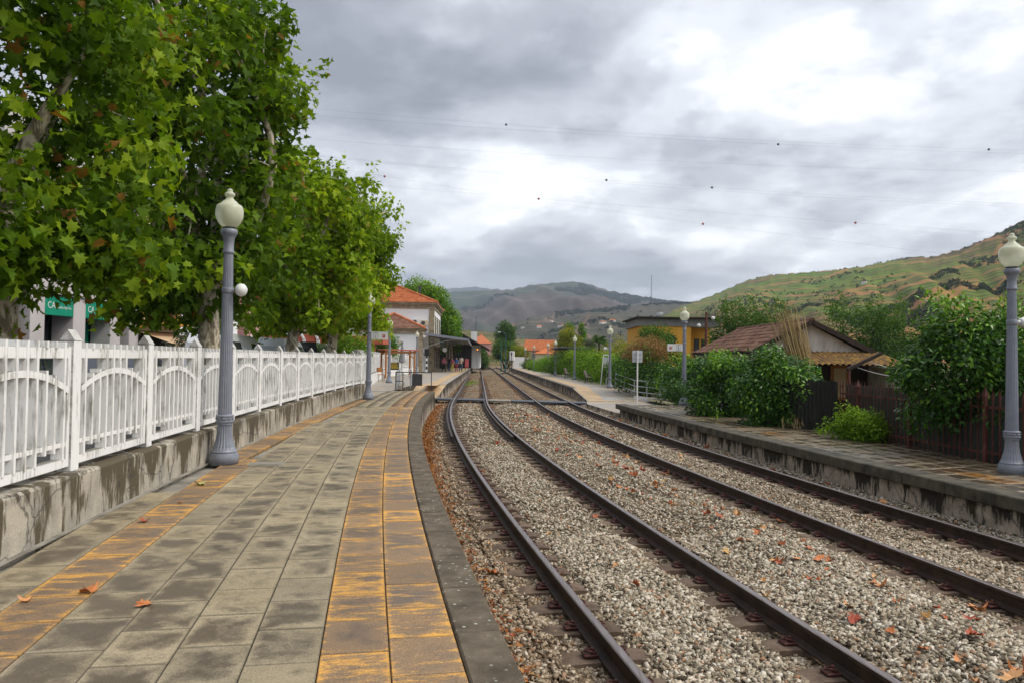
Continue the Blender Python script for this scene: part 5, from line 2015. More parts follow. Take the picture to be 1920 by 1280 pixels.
o = MB().box((1.55, 0, 1.35), (3.1, .4, 2.7)).box((-.2, .1, 2.9), (1.0, 1.0, 1.9), ch=.1).build('garden_wall', G['white_wall'], None, (.25, 152, -.7))
tag(o, 'white wall with a square pier at the far end of the right platform', 'wall')
t = tag(empty('white_cottage', (-7.2, 330, -1)), 'small white cottage with red roof far down the line', 'building')
MB().box((0, 4, 2.6), (9, 8, 5.2)).build('wall', G['white_wall'], t)
mb = MB()
hip_roof(mb, -5, 5, -.5, 8.5, 5.2, [(0, 3, 8), (0, 5, 8)], 6)
mb.build('roof', G['tile_far'], t)
t = tag(empty('red_gable_house', (-12.2, 300, -1)), 'pinkish red house with orange roof beyond the goods shed', 'building')
MB().box((0, 5, 4.2), (8, 10, 8.4)).build('wall', G['pinkwall'], t)
mb = MB()
hip_roof(mb, -4.5, 4.5, -.5, 10.5, 8.4, [(0, 3.5, 12), (0, 6.5, 12)], 6)
mb.build('roof', G['tile_far'], t)
for (x, y, h_, lab) in ((-1.05, 128, 6.3, 'tall green street light post with curved arm by the far track'), (-1.9, 140, 5.6, 'thin green post just left of the tall green street light')):
    t = tag(empty('light_post', (x, y, -.7)), lab, 'light post')
    MB().tube([(0, 0, 0), (0, 0, h_)], [.12, .07], 8).build('post', cl_('green post paint', (.02, .10, .09)), t)
    if h_ > 6:
        MB().tube([(0, 0, h_), (-.35, 0, h_ + .35), (-.95, 0, h_ + .4)], .05, 6).build('arm', G['darkmetal'], t)
        MB().box((-1.1, 0, h_ + .36), (.5, .2, .14), ch=.03).build('lantern', G['signwhite'], t)
t = tag(empty('signal', (-.05, 150, -.7)), 'small dark signal post before the white wall', 'signal')
MB().tube([(0, 0, 0), (0, 0, 3.6)], .07, 8).build('post', G['darkmetal'], t)
MB().bar((-.4, 0, 1.8), (.4, 0, 1.9), .1).box((0, -.1, 3.3), (.3, .2, .6)).build('arm', G['darkmetal'], t)
t = tag(empty('signal', (-5.2, 116, -.1)), 'pale signal post with a small orange light by the goods shed', 'signal')
MB().tube([(0, 0, 0), (0, 0, 2.9)], .07, 8).build('post', G['lamp'], t)
MB().box((0, -.05, 3.0), (.28, .2, .4)).build('head', G['darkmetal'], t)
lt = Mat('amber light')
lt.set(Base_Color=(.8, .25, .02), Emission_Color=(1, .3, .02), Emission_Strength=1.5)
MB().lathe([(.1, 0), (.1, .05)], 12).build('lens', lt.m, t, (0, -.16, 3.02)).rotation_euler.x = R(90)

# ------------------------------------------------------------------ hills
def hillmat(name, cols, patch, zper, tint=(1, 1, 1), lines=.6, speck=.5, earth=(.21, .12, .065)):
    """terraced vineyards: plots, rows along the contours, bare terrace walls and tracks"""
    m = Mat(name)
    p = m.pos()
    pv = m.vm('MULTIPLY', p, (1.0, .55, 1.6))
    warp = m.vm('ADD', pv, m.scalevec((1, 1, .4), m.math('MULTIPLY', m.noise(p, .35 * patch, 3, .5), .9 / patch)))
    cell = m.voro(warp, patch, 'Color')
    r_, g_, b_ = m.sep(cell)
    mixn = m.math('ADD', m.math('MULTIPLY', r_, .8), m.math('MULTIPLY', m.noise(p, patch * .8, 5, .6), .35))
    k = len(cols)
    c = m.ramp(mixn, [(.15 + .8 * i / (k - 1), q) for i, q in enumerate(cols)], 'EASE')
    z = m.sep(p)[2]
    zz = m.math('ADD', z, m.math('MULTIPLY', m.noise(p, patch * .7, 2, .4), zper * 2.0))
    zz = m.math('ADD', zz, m.math('MULTIPLY', g_, zper * 2.0))
    rows = m.math('FRACT', m.math('DIVIDE', zz, zper / 3.0))
    rows = m.ramp(rows, [(.25, 0.0), (.45, 1.0), (.8, 1.0), (1.0, 0.0)])
    c = m.mix(m.math('MULTIPLY', rows, lines), c, m.mix(1.0, c, (.38, .48, .42), 'MULTIPLY'))
    wall = m.math('FRACT', m.math('DIVIDE', zz, zper))
    wn_ = m.ramp(m.noise(m.vm('MULTIPLY', p, (1, 1, .2)), patch * 4, 4, .6), [(.40, 0.0), (.55, 1.0)])
    wall = m.math('MULTIPLY', m.ramp(wall, [(.0, 1.0), (.2, 1.0), (.26, 0.0)]), wn_)
    c = m.mix(m.math('MULTIPLY', wall, lines * 1.15, clamp=True), c, earth)
    road = m.voro(warp, patch * .8, 'Distance', 'DISTANCE_TO_EDGE')
    c = m.mix(m.ramp(road, [(.015, .75), (.03, 0.0)]), c, m.mix(1.0, earth, (1.25, 1.2, 1.1), 'MULTIPLY'))
    sp = m.ramp(m.noise(p, zper * .05 if zper > 10 else .35, 5, .75), [(.54, 0.0), (.64, speck)])
    c = m.mix(sp, c, (.04, .052, .028))
    c = m.mix(1.0, c, tint, 'MULTIPLY')
    m.set(Base_Color=c, Roughness=.95, Specular_IOR_Level=.1)
    return m.m


def hill(name, ridge, d0, z0, mat, rows=40, step=6, amp=0.0, power=1.25, seed=1, behind=1.3):
    """ridge = [(px, py, distance)]: its crest as seen from the platform; slopes fall to d0 in front"""
    g = np.random.default_rng(seed)
    us = np.arange(ridge[0][0], ridge[-1][0] + .1, step)
    rv = np.interp(us, [q[0] for q in ridge], [q[1] for q in ridge])
    rd = np.interp(us, [q[0] for q in ridge], [q[2] for q in ridge])
    ph = g.random(8) * 6
    ts = np.linspace(0, 1, rows)
    V = []
    for i, u in enumerate(us):
        top = at(u, rv[i], rd[i])
        jit = (1.2 * math.sin(u * .31 + ph[6]) + .8 * math.sin(u * .77 + ph[7])) * rd[i] / 1440 * .8
        for t in ts:
            y = d0 + (rd[i] - d0) * t
            x = (u - 960) / FPX * y
            nz = (math.sin(x / y * 22 + ph[0] + t * 3) * .5 + math.sin(x / y * 47 + ph[1] - t * 5) * .3 + math.sin(x / y * 95 + ph[2] + t * 9) * .16 + .14 * math.sin(x / y * 190 + t * 23 + ph[3]))
            z = z0 + (top.z + jit * t - z0) * t ** power + amp * nz * math.sin(math.pi * min(1, t)) ** .8
            V.append((x, y, z))
        y = rd[i] * behind
        V.append(((u - 960) / FPX * y, y, top.z * .8))
    n = rows + 1
    F_ = [(i * n + j, (i + 1) * n + j, (i + 1) * n + j + 1, i * n + j + 1) for i in range(len(us) - 1) for j in range(n - 1)]
    me_ = npmesh(name, V, F_, smooth=True)
    return tag(link(name, me_, mat), kind='structure'), np.array(V).reshape(len(us), n, 3), us


brown, olivec, greenc, duskc, darkg = (.16, .115, .075), (.13, .125, .055), (.12, .17, .03), (.12, .095, .075), (.05, .075, .03)
H_far = hillmat('far ridge', [(.045, .062, .078), (.06, .075, .09), (.05, .068, .08)], .003, 60, (1, 1, 1), .2, .3, (.12, .10, .09))  # blue of distance haze painted into the ridge colours
H_mid = hillmat('middle hill', [(.03, .048, .034), (.078, .055, .042), (.042, .062, .03), (.095, .062, .046), (.034, .055, .03)], .0025, 40, (1, 1.03, 1.12), .3, .4, (.10, .075, .065))  # bluish tint paints distance haze into the slope colour
H_low = hillmat('lower vineyard hill', [(.072, .058, .046), (.066, .066, .04), (.085, .064, .05), (.058, .078, .034), (.076, .06, .048)], .005, 16, (1, 1, 1), .5, .35, (.135, .09, .065))
H_near = hillmat('near vineyard slope', [(.13, .14, .03), (.09, .10, .03), (.15, .15, .035), (.10, .085, .04)], .03, 3.6, (1, 1, 1), .6, .4)
H_right = hillmat('right vineyard hill', [(.06, .08, .024), (.13, .085, .045), (.10, .175, .014), (.12, .11, .032), (.085, .15, .014), (.15, .09, .05), (.12, .18, .016)], .007, 13.0, (1.22, 1.12, .8), .85, .3, (.22, .12, .065))
hill('hill', [(560, 560, 5200), (700, 548, 5200), (800, 543, 5200), (850, 541, 5200), (885, 538, 5200), (935, 543, 5200), (1000, 556, 5200), (1100, 580, 5200)], 2600, 0, H_far, 12, 10, 20, 1.2, 3)
mh = hill('hill', [(600, 560, 3200), (760, 552, 3200), (850, 547, 3200), (900, 545, 3200), (950, 544, 3200), (990, 537, 3200), (1030, 531, 3200), (1075, 528, 3200), (1100, 532, 3100), (1140, 545, 3000), (1200, 556, 2900), (1240, 562, 2800), (1290, 568, 2700), (1350, 578, 2600), (1500, 600, 2500)], 900, 0, H_mid, 40, 6, 45, 1.2, 5)
lh = hill('hill', [(560, 660, 900), (800, 655, 1000), (870, 642, 1150), (930, 618, 1400), (990, 595, 1500), (1060, 583, 1600), (1130, 578, 1600), (1200, 571, 1600), (1250, 568, 1600), (1300, 566, 1500), (1360, 574, 1400), (1450, 600, 1300), (1600, 640, 1200)], 420, -1, H_low, 40, 6, 14, 1.25, 7)
nh = hill('hill', [(600, 632, 420), (760, 622, 430), (860, 617, 440), (905, 621, 440), (950, 630, 440), (1000, 640, 430), (1060, 648, 420), (1200, 655, 400), (1400, 665, 380)], 240, -1, H_near, 16, 8, 1.2, 1.1, 9)
rh = hill('hill', [(1180, 640, 900), (1230, 600, 1250), (1270, 577, 1400), (1300, 567, 1400), (1340, 552, 1350), (1400, 526, 1250), (1440, 516, 1200), (1500, 512, 1100), (1560, 507, 1050), (1620, 500, 1000), (1690, 485, 960), (1720, 481, 930), (1745, 483, 900), (1800, 468, 860), (1850, 448, 800), (1890, 428, 760), (1930, 408, 730), (2000, 385, 690), (2200, 330, 600), (2500, 290, 520), (2900, 280, 450), (3600, 300, 400)], 130, -1, H_right, 60, 5, 9, 1.3, 11)


def hill_trees(name, label, grid, us, spots, size, mat, seed):
    """dark scrub and trees growing on a slope: small lumps of a few leaves each"""
    g = np.random.default_rng(seed)
    P = []
    for (u0, u1, t0, t1, n) in spots:
        u = g.uniform(u0, u1, n)
        t = g.uniform(t0, t1, n)
        iu = np.clip((u - us[0]) / (us[1] - us[0]), 0, len(us) - 2)
        rows = grid.shape[1] - 1
        jt = np.clip(t * (rows - 1), 0, rows - 2)
        a, b = iu.astype(int), jt.astype(int)
        fa, fb = (iu - a)[:, None], (jt - b)[:, None]
        P.append(grid[a, b] * (1 - fa) * (1 - fb) + grid[a + 1, b] * fa * (1 - fb) + grid[a, b + 1] * (1 - fa) * fb + grid[a + 1, b + 1] * fa * fb)
    P = np.concatenate(P)
    n = len(P)
    s_ = size * (.5 + g.random(n))
    k = 15
    d = unit(g.normal(size=(n * k, 3)))
    d[:, 2] = np.abs(d[:, 2])
    C_ = np.repeat(P, k, 0) + d * np.repeat(s_, k)[:, None] * np.array([.6, .6, .75])
    me_ = leafmesh(name, C_, d + g.normal(size=d.shape) * .3, g.normal(size=d.shape), np.repeat(s_, k) * .8, 'chip', np.clip(np.repeat(g.random(n), k) * .6 + .4 * g.random(n * k), 0, 1))
    return tag(link(name, me_, mat), label, 'woods', kind='stuff')


G['wood_far'] = leafmat('far woods', (.018, .03, .026), (.026, .042, .03), (.04, .058, .036), trans=.05, rough=.95)
G['wood_near'] = leafmat('hillside scrub', (.022, .036, .014), (.036, .055, .02), (.06, .078, .028), trans=.05, rough=.95)
hill_trees('far_woods', 'dark woods on the shoulder of the central hill', mh[1], mh[2], [(1085, 1160, .84, .95, 700), (1060, 1200, .80, .87, 700), (1140, 1290, .90, .985, 500), (1040, 1120, .76, .81, 350), (860, 960, .66, .74, 120)], 5.5, G['wood_far'], 21)
hill_trees('far_woods', 'tree line along the crest below the mast', lh[1], lh[2], [(1200, 1330, .97, 1.0, 200), (1225, 1260, .99, 1.0, 60), (1040, 1180, .80, .98, 500), (930, 1300, .2, .9, 60), (1150, 1260, .39, .43, 90), (930, 1150, .43, .47, 120)], 2.8, G['wood_far'], 22)
hill_trees('hillside_scrub', 'scattered bushes and tree rows on the right vineyard hill', rh[1], rh[2],
           [(1800, 1925, .68, .76, 190), (1880, 2100, .84, 1.0, 420), (1740, 1800, .55, .62, 70), (1560, 1740, .30, .36, 260), (1640, 1760, .18, .26, 160), (1400, 1700, .5, .7, 90), (1300, 1480, .3, .6, 160), (1500, 1620, .80, .88, 70), (1300, 2100, .985, 1.0, 120), (1420, 1640, .44, .48, 160), (1900, 2400, .1, .9, 400), (1640, 1900, .05, .14, 200), (1760, 1900, .42, .47, 150)], 1.7, G['wood_near'], 23)


def on_hill(grid, u, v):
    """where the line of sight through (u, v) meets a slope"""
    best, bp = 9e9, None
    d = np.array(at(u, v, 1000.0)) - np.array([0, 0, CAM_H])
    d /= np.linalg.norm(d)
    Pn = grid[:, :-1].reshape(-1, 3)
    q = Pn - np.array([0, 0, CAM_H])
    qn = q / np.linalg.norm(q, axis=1, keepdims=True)
    return Pn[np.argmax(qn @ d)]


# little white houses on the hills
labs = ['white farmhouse left of the palm, on the lower hill', 'smallest white outbuilding left of the palm', 'white house above the palm on the lower hill', 'right one of the white houses above the palm', 'lone white house high over the orange roofed building', 'pale house behind the far dark tree', 'long pale farm building on the valley slope', 'white roofed barn above the yellow house', 'tiny white hut on the right vineyard hill', 'pale building just above the yellowing tree', 'small white gable right of the far dark tree']
for k, (u, v, w_, gr) in enumerate(((1105, 609, 7, lh), (1096, 610, 4.5, lh), (1130, 605, 7, lh), (1147, 602, 8, lh), (1032, 604, 5, lh), (960, 612, 6, lh), (1013, 614, 9, lh), (1240, 589, 11, lh), (1620, 534, 4, rh), (1052, 613, 8, lh), (983, 615, 5, lh))):
    p_ = on_hill(gr[1], u, v)
    t = tag(empty('hill_house', (float(p_[0]), float(p_[1]), float(p_[2]) - 1.0), .3 * k), labs[k], 'house', 'small houses on the hills')
    MB().box((0, 0, 1.5), (w_, w_ * .7, 3)).build('wall', G['white_wall'], t)
    MB().prism([(-w_ * .55, 2.9), (w_ * .55, 2.9), (0, 2.9 + w_ * .2)], -w_ * .4, w_ * .4).build('roof', G['tile_far'] if k != 7 else G['white_wall'], t)
p_ = at(1221, 566, 1590)
t = tag(empty('radio_mast', p_), 'thin radio mast standing on the crest of the central hill', 'mast')
MB().tube([(0, 0, -3), (0, 0, 53)], [.75, .45], 6).build('pole', G['darkmetal'], t)
MB().box((0, 0, 53), (2.2, .8, 1.2)).build('aerial', G['darkmetal'], t)

# ------------------------------------------------------------------ overhead lines with marker balls
G['wire'] = Mat('wire').set(Base_Color=(.12, .12, .13), Roughness=.6).m
G['ballred'] = Mat('marker red').set(Base_Color=(.35, .03, .02), Roughness=.5).m
G['balldark'] = Mat('marker dark').set(Base_Color=(.05, .05, .045), Roughness=.5).m
wires = [([(560, 205), (949, 234), (1854, 265)], [(949, 0), (1854, 0)], 'highest overhead cable, carrying two dark balls'),
         ([(600, 218), (1000, 246), (1459, 271)], [(1459, 0)], 'second overhead cable from the top with one dark ball'),
         ([(600, 262), (1200, 300), (1920, 322)], [], 'bare overhead cable between the upper and the lower bundles'),
         ([(600, 292), (1137, 338), (1335, 352)], [(1137, 0), (1335, 0)], 'overhead cable with two dark balls in the middle bundle'),
         ([(600, 300), (1220, 349), (1920, 376)], [], 'bare overhead cable just under the middle bundle'),
         ([(600, 318), (721, 331), (1318, 365)], [(721, 1), (1318, 1)], 'overhead cable with one red ball near the trees and one mid sky'),
         ([(600, 340), (1010, 373), (1604, 418)], [(1010, 1), (1604, 1)], 'lowest overhead cable, carrying two red balls')]
for pts, balls, lab in wires:
    (u0, v0), (u1, v1), (u2, v2) = pts
    co = np.polyfit([u0, u1, u2], [v0, v1, v2], 2)
    co[0] = max(min(co[0], 2e-5), -2.5e-5)
    t = tag(empty('power_line', (0, 0, 0)), lab, 'power line', 'overhead lines across the valley')
    f = np.poly1d(co)
    f = np.poly1d([co[0], co[1], v1 - co[0] * u1**2 - co[1] * u1])
    P = [at(u, f(u), 260) for u in range(250, 2300, 60)]
    MB().tube(P, .017, 5).build('cable', G['wire'], t)
    for u, red in balls:
        v = dict(pts)[u]
        q = at(u, f(u), 260)
        MB().lathe([(.02, -.4), (.2, -.35), (.34, -.2), (.4, 0), (.34, .2), (.2, .35), (.02, .4)], 12).build('marker_ball', G['ballred' if red else 'balldark'], t, q, smooth=True)


# ------------------------------------------------------------------ plane trees along the fence
def limb(mb, a, b, r0, r1, g, bow=.2, n=6):
    a, b = Vector(a), Vector(b)
    d = b - a
    off = Vector(g.normal(size=3)) * d.length * bow * .5
    off.z = abs(off.z) * .6
    pts = []
    for i in range(n + 1):
        t = i / n
        pts.append(a + d * t + off * math.sin(math.pi * t) * (1 - .3 * t))
    mb.tube(pts, [r0 + (r1 - r0) * i / n for i in range(n + 1)], 7, cap=False)
    return pts


def plane_tree(x, y, seed, crown, r, label, nclump=150, per=75, leaf=.2, kind='plane', mat='plane_leaf', trunk=.22, lean=0.0, fork=2.6, skirt=None, crad=(.3, .68)):
    g = np.random.default_rng(seed)
    t = tag(empty('plane_tree', (x, y, 0)), label, 'tree', 'plane trees along the fence')
    c = np.array(crown) - np.array([x, y, 0])
    mb = MB()
    pts = []
    for i in range(9):
        q = i / 8
        pts.append((lean * q + .05 * math.sin(q * 5 + seed), .05 * math.cos(q * 4 + seed), fork * q))
    mb.tube(pts, [trunk * (1.35 - .35 * min(1, i / 2)) if i < 3 else trunk * (1 - .03 * i) for i in range(9)], 12)
    top = Vector(pts[-1])
    mb.lathe([(trunk * .7, fork - .25), (trunk * 1.05, fork - .05), (trunk * .9, fork + .15), (trunk * .3, fork + .3)], 9, (top.x, top.y, 0))
    tips = []
    for i in range(7):
        a = 2 * math.pi * (i + .5 * g.random()) / 7
        e = Vector((c[0] + r[0] * .62 * math.cos(a), c[1] + r[1] * .62 * math.sin(a), c[2] + r[2] * g.uniform(-.1, .75)))
        pp = limb(mb, top - Vector((0, 0, .2 * g.random())), e, trunk * .52, .035, g)
        tips += pp[2:]
    C_ = crown_points(nclump, c, r, g)
    # keep the underside open
    if skirt:
        C_ = np.vstack([C_, crown_points(skirt[0], np.array(skirt[1]) - np.array([x, y, 0]), skirt[2], g, .2)])
        nclump = len(C_)
    C_[:, 2] = np.where(C_[:, 2] < c[2] - r[2] * .8, C_[:, 2] + .5 * g.random(len(C_)), C_[:, 2])
    T_ = np.array([tuple(q) for q in tips])
    for q in C_[:: max(1, nclump // 70)]:
        j = np.argmin(((T_ - q) ** 2).sum(1))
        limb(mb, T_[j], q, .022, .006, g, .15, 4)
    mb.build('trunk', G['bark'], t, smooth=True)
    rad = g.uniform(crad[0], crad[1], nclump)
    P, N, T2, s_, tone = clump_leaves(C_, rad, per, leaf, flat=.9, droop=.7, up=.4, g=g, wild=.8, sizevar=.5)
    # upright shoots on the outline
    sh = C_[g.integers(0, nclump, 75)]
    sh = sh[sh[:, 2] > c[2]]
    for q in sh:
        d = unit(np.array([q - c]) * np.array([1, 1, .8]) + np.array([[0, 0, 1.2]]))[0]
        k = 26
        tt = g.random(k) * 1.15
        P = np.vstack([P, q + d * tt[:, None] + g.normal(size=(k, 3)) * .1])
        N = np.vstack([N, g.normal(size=(k, 3)) * .5 + np.array([0, 0, .6])])
        T2 = np.vstack([T2, g.normal(size=(k, 3))])
        s_ = np.concatenate([s_, leaf * g.uniform(.6, 1.0, k)])
        tone = np.concatenate([tone, .45 + .5 * g.random(k)])
    # leaf tone grows lighter towards the outside of the crown
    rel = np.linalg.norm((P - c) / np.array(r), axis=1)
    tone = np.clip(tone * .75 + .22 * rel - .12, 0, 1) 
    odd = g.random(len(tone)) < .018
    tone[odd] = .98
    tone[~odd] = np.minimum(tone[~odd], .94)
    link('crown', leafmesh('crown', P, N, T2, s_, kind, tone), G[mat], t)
    return t


plane_tree(-5.6, 8.3, 31, (-5.95, 8.0, 5.2), (2.0, 2.4, 3.3), 'nearest plane tree, its leafy branches filling the top left corner', 270, 50, .13, trunk=.27, fork=3.0, skirt=(75, (-5.75, 7.9, 2.5), (1.75, 1.7, .5)), crad=(.22, .55))
plane_tree(-6.35, 16.2, 32, (-6.6, 16.2, 6.3), (1.95, 2.7, 3.9), 'second plane tree from the left, tall crown behind the near lamp', 210, 74, .17, 'star', trunk=.25, fork=3.2, skirt=(34, (-6.7, 16.0, 2.8), (1.7, 1.7, .6)))
plane_tree(-7.4, 26, 33, (-6.9, 26, 5.35), (2.35, 3.0, 3.2), 'third plane tree along the fence, crown lower than its neighbours', 180, 90, .175, 'star', 'plane_leaf2', .24)
plane_tree(-8.1, 34.5, 34, (-7.6, 34.5, 5.75), (2.55, 3.2, 3.5), 'fourth plane tree, nearest the station at the end of the row', 180, 90, .175, 'star', 'plane_leaf2', .27)


def bush(name, label, cat, c, r, mat, leaf, n, per=60, kind='oval', seed=1, group=None, trunk=None, crad=(.22, .42), up=.5, stems=True, wood='twig', spires=0, parts=('foliage', 'stem')):
    """crown of leaf clumps on a few stems; c is the crown centre"""
    g = np.random.default_rng(seed)
    gz = trunk if trunk is not None else c[2] - r[2]
    t = tag(empty(name, (c[0], c[1], gz)), label, cat, group)
    cc = np.array([0, 0, c[2] - gz])
    C_ = crown_points(n, cc, r, g, .5)
    C_[:, 2] = np.maximum(C_[:, 2], .12)
    sc = max(r) if max(r) > 2 else 1
    rad = g.uniform(crad[0], crad[1], n)
    P, N, T2, s_, tone = clump_leaves(C_, rad, per, leaf, flat=.85, droop=.2, up=up, g=g)
    for k in range(spires):
        a = g.random() * 6.28
        q = cc + np.array([r[0] * .7 * math.cos(a), r[1] * .7 * math.sin(a), r[2] * .55])
        h_ = r[2] * g.uniform(.5, .9)
        m_ = 90
        tt = g.random(m_)
        P = np.vstack([P, q + np.outer(tt, [0, 0, h_]) + g.normal(size=(m_, 3)) * (crad[1] * .55 * (1 - .75 * tt))[:, None]])
        N = np.vstack([N, g.normal(size=(m_, 3)) + np.array([0, 0, .4])])
        T2 = np.vstack([T2, g.normal(size=(m_, 3)) * .5 + np.array([0, 0, .8])])
        s_ = np.concatenate([s_, leaf * g.uniform(.7, 1.1, m_)])
        tone = np.concatenate([tone, .3 + .6 * g.random(m_)])
    P[:, 2] = np.maximum(P[:, 2], .02)
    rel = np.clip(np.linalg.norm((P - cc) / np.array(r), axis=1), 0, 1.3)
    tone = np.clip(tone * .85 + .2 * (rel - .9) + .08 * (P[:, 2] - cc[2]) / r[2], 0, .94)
    if stems:
        mb = MB()
        for k in range(5):
            e = C_[g.integers(0, n)]
            limb(mb, (g.normal() * .12 * sc, g.normal() * .12 * sc, 0), e, .05 * sc, .015 * sc, g, .2, 5)
        mb.build(parts[1], G[wood], t)
    if kind == 'oval' and c[1] > 30:
        kind = 'chip'
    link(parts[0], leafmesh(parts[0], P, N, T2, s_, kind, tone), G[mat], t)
    return t


TR = ('crown', 'trunk')
bush('citrus_bush', 'large dark glossy bush beside the number 2 lamp, left of its pair', 'bush', (7.3, 26.2, .72), (1.25, 1.35, 1.15), 'citrus', .13, 150, 88, seed=41, trunk=-.42)
bush('citrus_bush', 'large dark glossy bush in front of the shed lean-to, right of its pair', 'bush', (7.8, 22.3, .74), (1.15, 1.1, 1.2), 'citrus', .125, 150, 88, seed=42, trunk=-.42)
bush('citrus_bush', 'dark bush behind the number 2 lamp post', 'bush', (8.0, 34.0, .55), (1.5, 1.9, 1.15), 'citrus', .14, 110, 60, seed=43, trunk=-.42)
bush('citrus_tree', 'glossy citrus tree overhanging the red iron fence left of the nearest right lamp', 'tree', (9.1, 15.3, 1.55), (1.05, 1.1, 1.1), 'citrus', .12, 150, 85, seed=44, trunk=-.42, spires=7, parts=TR)
bush('citrus_tree', 'dark citrus tree behind the nearest right lamp, cut by the picture edge', 'tree', (11.0, 15.6, 1.35), (1.35, 1.3, 1.35), 'citrus', .12, 120, 75, seed=45, trunk=-.42, spires=3, parts=TR)
bush('shrub', 'low bright green shrub growing before the red iron fence', 'shrub', (8.25, 18.1, .08), (.68, .6, .42), 'shrub', .085, 70, 60, seed=46, trunk=-.22, crad=(.14, .24))
bush('vine_thicket', 'tall thicket of green bramble behind the right ramp railing', 'thicket', (7.95, 45.5, .95), (1.5, 2.6, 1.5), 'citrus', .16, 120, 60, seed=47, trunk=-.42, crad=(.35, .6))
bush('dry_vine', 'tangle of brown dry vine hanging over the thicket', 'vine', (7.75, 44.6, 2.2), (1.35, 1.5, .6), 'dryvine', .17, 60, 70, 'blade', seed=48, trunk=1.5, crad=(.3, .5), stems=False)
bush('vine_thicket', 'green bush mass between the thicket and the yellow house', 'thicket', (9.6, 51.5, 2.0), (1.5, 2.0, 1.75), 'dull', .18, 100, 60, seed=49, trunk=-.42, crad=(.35, .6))
bush('vine_thicket', 'bushes behind the number 2 lamp and left of the shed', 'thicket', (10.4, 43.0, .6), (1.7, 2.2, 1.05), 'dull', .16, 100, 60, seed=50, trunk=-.42, crad=(.35, .6))
bush('vine_thicket', 'bush with rust coloured leaves right of the white frame sign', 'thicket', (7.7, 52.6, .9), (1.0, 1.6, 1.3), 'citrus', .16, 70, 60, seed=51, trunk=-.3, crad=(.3, .5))
hedges = [((7.55, 57.5, .85), (1.15, 3.0, 1.25), 'shrub', 'bright yellow green hedge bush behind the nearer bench'), ((7.2, 64.5, 1.0), (1.3, 3.2, 1.4), 'hedge', 'green hedge bush between the two benches'),
          ((7.0, 72, 1.1), (1.4, 3.4, 1.5), 'hedge', 'green hedge bush left of the lamp between the benches'), ((6.5, 80, 1.0), (1.5, 3.6, 1.4), 'hedge', 'green hedge bush under the right end of the shelter roof'),
          ((5.7, 92, .95), (1.3, 3.6, 1.35), 'dull', 'dark hedge bush in the shade of the shelter roof'), ((5.2, 103, .8), (1.3, 4, 1.2), 'hedge', 'hedge bush at the left end of the shelter'),
          ((4.6, 115, .6), (1.3, 4.5, 1.0), 'hedge', 'far hedge bush beyond the shelter'), ((3.9, 130, .5), (1.2, 5, .9), 'shrub', 'bright far hedge bush by the small orange sign'), ((3.1, 144, .6), (1.0, 3.5, 1.0), 'dull', 'darkest far hedge bush, next to the white wall')]
for i, (c, r, mt, lab) in enumerate(hedges):
    bush('hedge_bush', lab, 'hedge', c, r, mt, .15, 110, 55, seed=60 + i, trunk=-.3, crad=(.35, .6), group='hedge bushes along the far platform')
bush('hedge_bush', 'overgrown greenery rising behind the hedge left of the white frame sign', 'hedge', (10.3, 66, 1.9), (2.6, 6, 1.5), 'autumn', .2, 90, 60, seed=71, trunk=-.4, crad=(.45, .8))
bush('feathery_tree', 'feathery green tree just behind the shed ridge', 'tree', (17.3, 55, 2.9), (2.9, 2.6, 2.3), 'dull', .22, 150, 60, seed=80, trunk=-.4, crad=(.4, .75), spires=14, parts=TR)
bush('feathery_tree', 'broad feathery green tree right of the shed', 'tree', (27.6, 60, 3.0), (4.0, 3.2, 2.9), 'dull', .23, 190, 60, seed=81, trunk=-.4, crad=(.45, .9), spires=18, parts=TR)
bush('feathery_tree', 'lower green tree between the two feathery trees', 'tree', (21.8, 60, 2.2), (2.4, 2.5, 1.8), 'dull', .22, 90, 60, seed=82, trunk=-.4, crad=(.45, .8), spires=6, parts=TR)
bush('walnut_tree', 'big dark green tree rising behind the station roof', 'tree', (-13.3, 113, 9.0), (4.2, 4, 3.9), 'hedge', .34, 190, 85, seed=83, trunk=0, crad=(.7, 1.2), parts=TR)
bush('walnut_tree', 'dark green tree hanging over the station canopy', 'tree', (-9.9, 114, 6.2), (2.2, 3, 3.4), 'hedge', .32, 140, 85, seed=84, trunk=0, crad=(.6, 1.0), parts=TR)
bush('garden_tree', 'small green tree behind the pergola and number 1 sign', 'tree', (-10.95, 66.5, 2.5), (1.1, 1.1, 1.15), 'hedge', .16, 70, 60, seed=85, trunk=.6, crad=(.25, .45), parts=TR)
bush('garden_tree', 'yellow green shrub by the fence under the fourth plane tree', 'tree', (-8.35, 40.5, 1.9), (1.0, 1.0, .8), 'shrub', .15, 50, 60, seed=86, trunk=.1, crad=(.25, .45), parts=TR)
bush('olive_tree', 'grey green olive bush beyond the tan awning', 'tree', (-15.9, 38.8, 1.9), (1.15, 1.1, 1.3), 'olive', .11, 80, 70, seed=87, trunk=.1, crad=(.25, .45), parts=TR)
bush('conifer', 'dark pointed tree far down the line', 'tree', (-1.4, 192, 7.4), (2.1, 2.1, 3.0), 'dull', .4, 110, 60, seed=88, trunk=-.8, crad=(.6, 1.0), parts=TR)
bush('round_tree', 'broad green tree under the dark pointed one', 'tree', (-1.5, 186, 3.6), (3.4, 3, 2.3), 'dull', .36, 110, 60, seed=89, trunk=-.8, crad=(.6, 1.0), parts=TR)
bush('round_tree', 'dark bush beside the goods shed wall', 'tree', (-6.6, 172, 1.9), (1.3, 2, 2.4), 'dull', .32, 60, 60, seed=90, trunk=-.8, crad=(.5, .8), parts=TR)
bush('round_tree', 'olive green bush right of the far white wall', 'tree', (1.4, 160, 2.6), (2.4, 2, 1.9), 'autumn', .3, 60, 50, seed=94, trunk=-.8, crad=(.5, .8), parts=TR)
